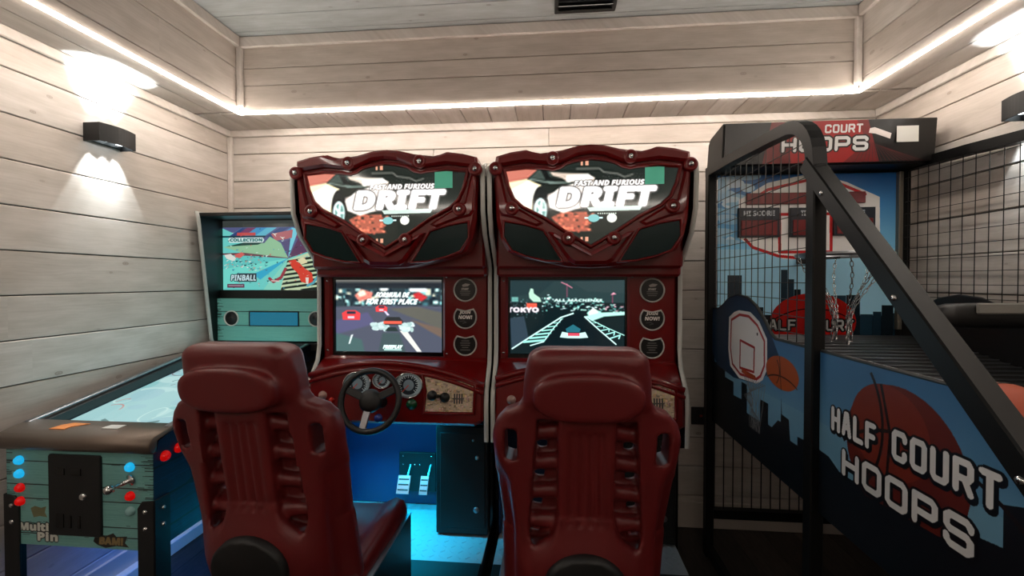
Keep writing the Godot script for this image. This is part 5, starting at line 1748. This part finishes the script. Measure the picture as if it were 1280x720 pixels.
func hoop_title_art() -> ImageTexture: # 0.92 m by 0.19 m
	var c := Canvas.new(1104, 228, Color(0.025, 0.02, 0.022))
	var r := RandomNumberGenerator.new()
	r.seed = 2
	c.poly(v2([240, 0, 760, 0, 830, 228, 200, 228]), Color(0.42, 0.03, 0.045))
	c.poly(v2([380, 0, 700, 0, 760, 120, 640, 228, 360, 228, 330, 100]), Color(0.60, 0.055, 0.06))
	for k in 16: c.path([Vector2(760 + k * 7, 110 + k * 3), Vector2(700 + k * 24, 228)], 3, Color(0.30, 0.10, 0.10))
	c.poly(v2([770, 45, 795, 40, 885, 75, 880, 105, 800, 75, 765, 70]), Color(0.90, 0.86, 0.85))
	c.block("HALF COURT", 322, 18, 418, 48, 10, Color(0.85, 0.85, 0.85))
	c.block("HOOPS", 300, 84, 480, 82, 34, Color(0.05, 0.02, 0.02), 18)
	c.block("HOOPS", 300, 84, 480, 82, 18, Color(0.85, 0.85, 0.85))
	return c.tex()

func word_art(s: String) -> ImageTexture:
	var c := Canvas.new(384, 288, Color(0.045, 0.085, 0.14))
	c.text(s, 192 - s.length() * 18, 30, s.length() * 36, 50, Color(0.70, 0.72, 0.74), 0, 2)
	return c.tex()

func mesh_panel(st: SurfaceTool, x: float, z0: float, z1: float, y0: float, y1: float, step: float, r: float, cut: Callable) -> void:
	var z := z0 + step / 2
	while z < z1:
		var hi: float = minf(y1, cut.call(z))
		if hi > y0 + 0.02: bar(st, Vector3(x, y0, z), Vector3(x, hi, z), r, r, Vector3.UP, 0.0003)
		z += step
	var y := y0 + step / 2
	while y < y1:
		var a := z0
		var b := z1
		while b > a + 0.02 and cut.call(b) < y: b -= 0.01
		if b > a + 0.03: bar(st, Vector3(x + r, y, a), Vector3(x + r, y, b), r, r, Vector3.UP, 0.0003)
		y += step

func build_hoops() -> void:
	var t := thing("basketball_machine", V(1.285, 0, 2.4), "black caged basketball shooting machine lettered HALF COURT HOOPS", "arcade machine")
	var HX := 0.465
	var MZ := 0.93
	var FZ := 1.98
	var w := 0.04
	for s in [-1.0, 1.0]:
		var x: float = s * HX
		var st := begin()
		bx(st, x - w / 2, x + w / 2, 0.0, 2.0, -0.025, 0.025, 0.004)
		obj("rear_post", st, M.steel_black, t)
		st = begin()
		bx(st, x - w / 2, x + w / 2, 0.0, 1.80, MZ - 0.023, MZ + 0.023, 0.004)
		obj("middle_post", st, M.steel_black, t)
		st = begin()
		bx(st, x - w / 2, x + w / 2, 0.0, 0.72, FZ - 0.025, FZ + 0.025, 0.004)
		obj("front_post", st, M.steel_black, t)
		st = begin() # bent top rail
		var pts := [Vector3(x, 2.005, -0.02), Vector3(x, 1.992, 0.35), Vector3(x, 1.972, 0.68)]
		for k in 9:
			var a := PI / 2 * k / 8.0
			pts.append(Vector3(x, 1.82 + 0.145 * cos(a), 0.76 + 0.165 * sin(a)))
		pts.append(Vector3(x, 1.78, 0.93))
		tube(st, pts, 0.030, 4, false, -1.0, PI / 4)
		obj("top_rail", st, M.steel_black, t)
		st = begin()
		bar(st, Vector3(x, 1.815, MZ - 0.035), Vector3(x, 0.66, FZ + 0.03), 0.05, 0.052, Vector3.UP, 0.004)
		var dg := obj("sloping_rail", st, M.steel_black, t)
		for k in 4:
			st = begin(true)
			lathe(st, [Vector2(0.008, 0), Vector2(0.007, 0.004), Vector2(0, 0.005)], facing(Vector3(x - s * -0.025, lerpf(1.70, 0.8, k / 3.0), lerpf(MZ + 0.07, FZ - 0.12, k / 3.0)), Vector3(s, 0, 0)), 8)
			obj("bolt", st, M.chrome, dg)
		st = begin()
		bx(st, x - w / 2, x + w / 2, 0.02, 0.066, 0, FZ, 0.004)
		obj("base_rail", st, M.steel_black, t)
	var st := begin()
	bx(st, -HX, HX, 1.97, 2.015, -0.025, 0.02, 0.003)
	obj("cross_bar", st, M.steel_black, t)
	st = begin()
	bx(st, -HX, HX, 0.20, 0.246, -0.025, 0.02, 0.003)
	obj("cross_bar", st, M.steel_black, t)
	st = begin()
	bx(st, -HX, HX, 0.60, 0.74, FZ - 0.02, FZ + 0.02, 0.003)
	obj("cross_bar", st, M.steel_black, t)
	# printed side boards, their upper edge curved round the backboard picture
	var outline := [Vector2(0.028, 0.72), Vector2(0.028, 1.295), Vector2(0.10, 1.30), Vector2(0.16, 1.322), Vector2(0.23, 1.358), Vector2(0.33, 1.376), Vector2(0.43, 1.366), Vector2(0.51, 1.335), Vector2(0.58, 1.285), Vector2(0.63, 1.24), Vector2(0.67, 1.222), Vector2(1.42, 1.222), Vector2(1.92, 0.74), Vector2(1.92, 0.72)]
	var art := print_mat(hoop_side_art(), 0.35)
	for s in [-1.0, 1.0]:
		var pr := PackedVector2Array()
		for p in outline: pr.append(Vector2(p.x if s < 0 else -p.x, p.y))
		if s < 0: uvs(0, 0.705, 1.95, 0.675)
		else:
			uvs(-1.95, 0.705, 1.95, 0.675)
			uv_a.x = -uv_a.x
			uv_o.x = 0.0
		st = begin()
		prism(st, pr, Transform3D(Basis(Vector3(0, 0, -s), Vector3.UP, Vector3(s, 0, 0)), Vector3(s * (HX - 0.004), 0, 0)), -0.012, 0.0, 0.001)
		uv_on = false
		var sb := obj("side_board", st, art if s < 0 else M.black, t, "side board printed HALF COURT HOOPS over a basketball and skyline" if s < 0 else "")
		st = begin(true)
		var pts := []
		for p in outline.slice(1, 13): pts.append(Vector3(s * (HX - 0.010), p.y, p.x))
		tube(st, pts, 0.007, 8)
		obj("board_edge", st, M.black, sb)
	# wire cage, too fine to count
	var cut := func(z: float) -> float: return 1.98 if z < 0.74 else 1.98 - 0.16 * pow((z - 0.74) / 0.17, 2.0) if z < MZ else 1.79 - (z - MZ) * 1.10
	for s in [-1.0, 1.0]:
		st = begin()
		mesh_panel(st, s * (HX - 0.012), 0.02, MZ, 1.22 if s > 0 else 1.23, 1.995, 0.058, 0.0026, cut)
		tag(obj("cage_mesh", st, M.black, t), "", "", "", "stuff")
	st = begin()
	for k in 20: bar(st, Vector3(-HX + 0.03 + k * 0.047, 0.24, -0.005), Vector3(-HX + 0.03 + k * 0.047, 0.98, -0.005), 0.005, 0.005, Vector3.UP, 0.0005)
	tag(obj("rear_net", st, M.black, t), "", "", "", "stuff")
	# title box on top
	st = begin()
	var sidep := PackedVector2Array([Vector2(-0.03, 1.985), Vector2(0.0, 2.14), Vector2(0.03, 2.165), Vector2(0.195, 2.185), Vector2(0.20, 2.18), Vector2(0.185, 1.995), Vector2(0.17, 1.985)])
	prism(st, sidep, Transform3D(Basis(Vector3(0, 0, 1), Vector3.UP, Vector3(-1, 0, 0)), Vector3.ZERO), -0.462, 0.478, 0.003)
	var tb := obj("title_box", st, M.steel_black, t)
	uvs(-0.46, 1.992, 0.905, 0.188)
	st = begin()
	var tilt := Transform3D(Basis(Vector3.RIGHT, 0.08), Vector3(0, 2.0, 0.188)) * at(Vector3(0, -2.0, 0))
	prism(st, PackedVector2Array([Vector2(-0.47, 1.992), Vector2(0.452, 1.992), Vector2(0.455, 2.182), Vector2(-0.47, 2.182)]), tilt, -0.004, 0.003, 0.0005)
	uv_on = false
	obj("title_panel", st, print_mat(hoop_title_art(), 0.3), tb, "red and black title panel reading HALF COURT HOOPS")
	st = begin()
	bx(st, 0.285, 0.378, 2.075, 2.148, 0, 0.0015, 0.0003)
	var pa := obj("paper", st, M.white, tb, "white paper notice")
	pa.position = Vector3(0, 0, 0.2035)
	pa.rotation.x = 0.0
	# backboard panel with score displays
	uvs(-0.455, 1.0, 0.911, 1.0)
	st = begin()
	prism(st, PackedVector2Array([Vector2(-0.44, 1.0), Vector2(0.41, 1.0), Vector2(0.41, 1.975), Vector2(-0.44, 1.975)]), at(Vector3(0, 0, 0.025)), 0.0, 0.012, 0.001)
	uv_on = false
	var bb := obj("backboard", st, print_mat(hoop_back_art(), 0.25), t, "backboard panel printed with skyline and red lined board")
	st = begin()
	bx(st, 0.405, 0.425, 1.2, 1.975, 0.02, 0.06, 0.003)
	obj("board_trim", st, mat(Color(0.42, 0.40, 0.36), 0.4, 0.5), bb)
	for q in [["HI SCORE", -0.345, -0.147, 1.66, 1.808], ["TIME", -0.096, 0.062, 1.66, 1.806], ["SCORE", 0.112, 0.303, 1.665, 1.805]]:
		uvs(q[1], q[3], q[2] - q[1], q[4] - q[3])
		st = begin()
		prism(st, PackedVector2Array([Vector2(q[1], q[3]), Vector2(q[2], q[3]), Vector2(q[2], q[4]), Vector2(q[1], q[4])]), Transform3D(), 0.03, 0.052, 0.002)
		uv_on = false
		var dp := obj("score_display", st, print_mat(word_art(q[0]), 0.3), bb, "display plate reading " + q[0])
		st = begin()
		bx(st, q[1] + 0.012, q[2] - 0.012, q[3] + 0.008, q[3] + 0.085, 0.05, 0.056, 0.002)
		obj("red_window", st, M.red_lens, dp)
	st = begin()
	bx(st, -0.305, 0.258, 1.826, 1.882, 0.03, 0.05, 0.002)
	obj("message_bar", st, M.red_lens, bb, "dark red message window")
	# hoop with a chain net
	var hc := Vector3(0.0, 1.555, 0.30)
	var loop := []
	for k in 36: loop.append(hc + Vector3(cos(TAU * k / 36), 0, sin(TAU * k / 36)) * 0.175)
	st = begin(true)
	tube(st, loop, 0.0085, 10, true)
	var rm := obj("hoop_rim", st, M.steel, t)
	st = begin()
	bar(st, Vector3(-0.04, 1.55, 0.035), Vector3(-0.07, 1.55, 0.16), 0.02, 0.01)
	bar(st, Vector3(0.04, 1.55, 0.035), Vector3(0.07, 1.55, 0.16), 0.02, 0.01)
	bx(st, -0.06, 0.06, 1.525, 1.575, 0.036, 0.044, 0.002)
	obj("rim_bracket", st, M.black, rm)
	st = begin(true)
	for k in 8:
		var a0 := TAU * (k + 0.5) / 8
		var last := Vector3.ZERO
		var q := 0
		for n in 19:
			var v := n / 18.0
			var rad := lerpf(0.172, 0.036, smoothstep(-0.1, 0.68, v)) + 0.03 * maxf(0, v - 0.7)
			var an := a0 + (0.35 if k % 2 else -0.35) * minf(v * 1.5, 1.0)
			var p := hc + Vector3(cos(an) * rad, -0.42 * v - 0.01, sin(an) * rad)
			if n > 0:
				var d := (p - last)
				var y := d.normalized()
				var x := (Vector3(-sin(an), 0, cos(an)) if q % 2 else Vector3(cos(an), 0, sin(an)))
				x = (x - y * x.dot(y)).normalized()
				var lk := []
				for e in 8: lk.append((p + last) / 2 + y * cos(TAU * e / 8) * d.length() * 0.62 + x * sin(TAU * e / 8) * 0.0055)
				tube(st, lk, 0.0018, 4, true)
				q += 1
			last = p
	tag(obj("chain_net", st, M.chrome, rm), "", "", "", "stuff")
	# ball ramp with cross wires, guard pad, a ball waiting
	st = begin()
	prism(st, PackedVector2Array([Vector2(0.05, 1.17), Vector2(0.3, 1.165), Vector2(0.8, 1.085), Vector2(1.15, 0.945), Vector2(1.9, 0.74), Vector2(1.9, 0.72), Vector2(1.15, 0.925), Vector2(0.8, 1.065), Vector2(0.3, 1.145), Vector2(0.05, 1.15)]), Transform3D(Basis(Vector3(0, 0, 1), Vector3.UP, Vector3(-1, 0, 0)), Vector3.ZERO), -0.445, 0.445, 0.002)
	var rp := obj("ball_ramp", st, M.black, t)
	st = begin()
	for k in 26:
		var z := 0.10 + k * 0.042
		var y := 1.174 - 0.02 * (z - 0.05) if z < 0.3 else 1.169 - (z - 0.3) * 0.16 if z < 0.8 else 1.089 - (z - 0.8) * 0.4 if z < 1.15 else 0.949 - (z - 1.15) * 0.273
		bar(st, Vector3(-0.44, y, z), Vector3(0.44, y, z), 0.004, 0.004, Vector3.UP, 0.0004)
	tag(obj("ramp_wires", st, M.steel, rp), "", "", "", "stuff")
	st = begin(true)
	var rings := []
	for q in [[-0.02, 0.4], [-0.005, 0.75], [0.03, 0.95], [0.09, 1.0], [0.30, 1.0], [0.44, 1.0]]:
		var ring := []
		for k in 16:
			var c := cos(TAU * k / 16)
			var sn := sin(TAU * k / 16)
			ring.append(Vector3(q[0], 1.325 + 0.042 * q[1] * signf(sn) * pow(absf(sn), 0.6), 0.80 + 0.035 * q[1] * signf(c) * pow(absf(c), 0.6)))
		rings.append(ring)
	loft(st, rings)
	var gd := obj("guard_pad", st, M.black, t, "black padded guard bar inside the cage")
	st = begin()
	bx(st, 0.08, 0.44, 1.333, 1.368, 0.832, 0.842, 0.004)
	obj("guard_plate", st, mat(Color(0.50, 0.49, 0.47), 0.4), gd)
	st = begin()
	bx(st, 0.425, 0.455, 1.21, 1.36, 0.77, 0.83, 0.003)
	obj("guard_bracket", st, M.black, gd)

func build_ball() -> void:
	var t := thing("basketball", V(1.13, 1.068, 1.22), "orange basketball resting on the ramp of the caged machine", "basketball")
	var st := begin(true)
	var prof := []
	for k in 17: prof.append(Vector2(sin(PI * k / 16) * 0.115, -cos(PI * k / 16) * 0.115))
	lathe(st, prof, Transform3D(), 32)
	obj("skin", st, M.ball, t)
	for b in [Basis(), Basis(Vector3.RIGHT, PI / 2), Basis(Vector3(1, 0, 1).normalized(), PI / 2.2)]:
		st = begin(true)
		var loop := []
		for k in 40: loop.append(b * Vector3(cos(TAU * k / 40), 0, sin(TAU * k / 40)) * 0.1145)
		tube(st, loop, 0.0022, 6, true)
		obj("seam", st, M.black, t)

# ---------------------------------------------------------------- everything
func _ready() -> void:
	rng.seed = 12
	var cam := Camera3D.new()
	cam.name = "camera"
	cam.fov = 2.0 * rad_to_deg(atan(360.0 / 556.0))
	cam.position = Vector3(0, 1.44, 0)
	cam.rotation = Vector3(-atan(9.0 / 556.0), atan(50.0 / 556.0), 0)
	cam.near = 0.02
	add_child(cam)
	cam.current = true
	var env := Environment.new()
	env.background_mode = Environment.BG_COLOR
	env.background_color = Color.BLACK
	env.tonemap_mode = Environment.TONE_MAPPER_LINEAR
	env.tonemap_exposure = 1.32
	env.sdfgi_enabled = true
	env.ssao_enabled = true
	env.ssil_enabled = true
	var we := WorldEnvironment.new()
	we.name = "world"
	we.environment = env
	add_child(we)
	make_materials()
	build_led(Color(1.0, 0.955, 0.905), 29.0, 0.45)
	sconce(V(XL, 2.092, 1.862), PI / 2, "black wall sconce lit up and down on left wall", Color(0.93, 0.98, 1.0), 0.21)
	sconce(V(XR, 2.092, 1.80), -PI / 2, "black wall sconce lit up and down on right wall above cage", Color(0.93, 0.98, 1.0), 0.21)
	build_room()
	build_fixtures()
	var a := build_racer()
	var b: Node3D = a.duplicate()
	b.name = numbered("racing_machine")
	add_child(b)
	b.position.x = 0.172
	b.set_meta("label", "right red racing machine, night street race on its screen")
	var scr: MeshInstance3D = b.get_node("screen")
	scr.material_override = screen_mat(screen_art_night(), 1.0)
	scr.set_meta("label", "lit screen showing a neon night race")
	footwell_light(a, Color(0.05, 0.80, 1.0), 1.0)
	for r in [a, b]:
		area(r, Vector3(0, 1.85, 0.296), Vector3(0, 0, 1), Vector3.RIGHT, 0.5, 0.2, Color(1, 0.93, 0.88), 0.05)
		area(r, Vector3(-0.1, 1.25, 0.0), Vector3(0, 0, 1), Vector3.RIGHT, 0.56, 0.36, Color(0.75, 0.93, 1.0), 0.04)
	build_pinball()
	build_hoops()
	build_ball()
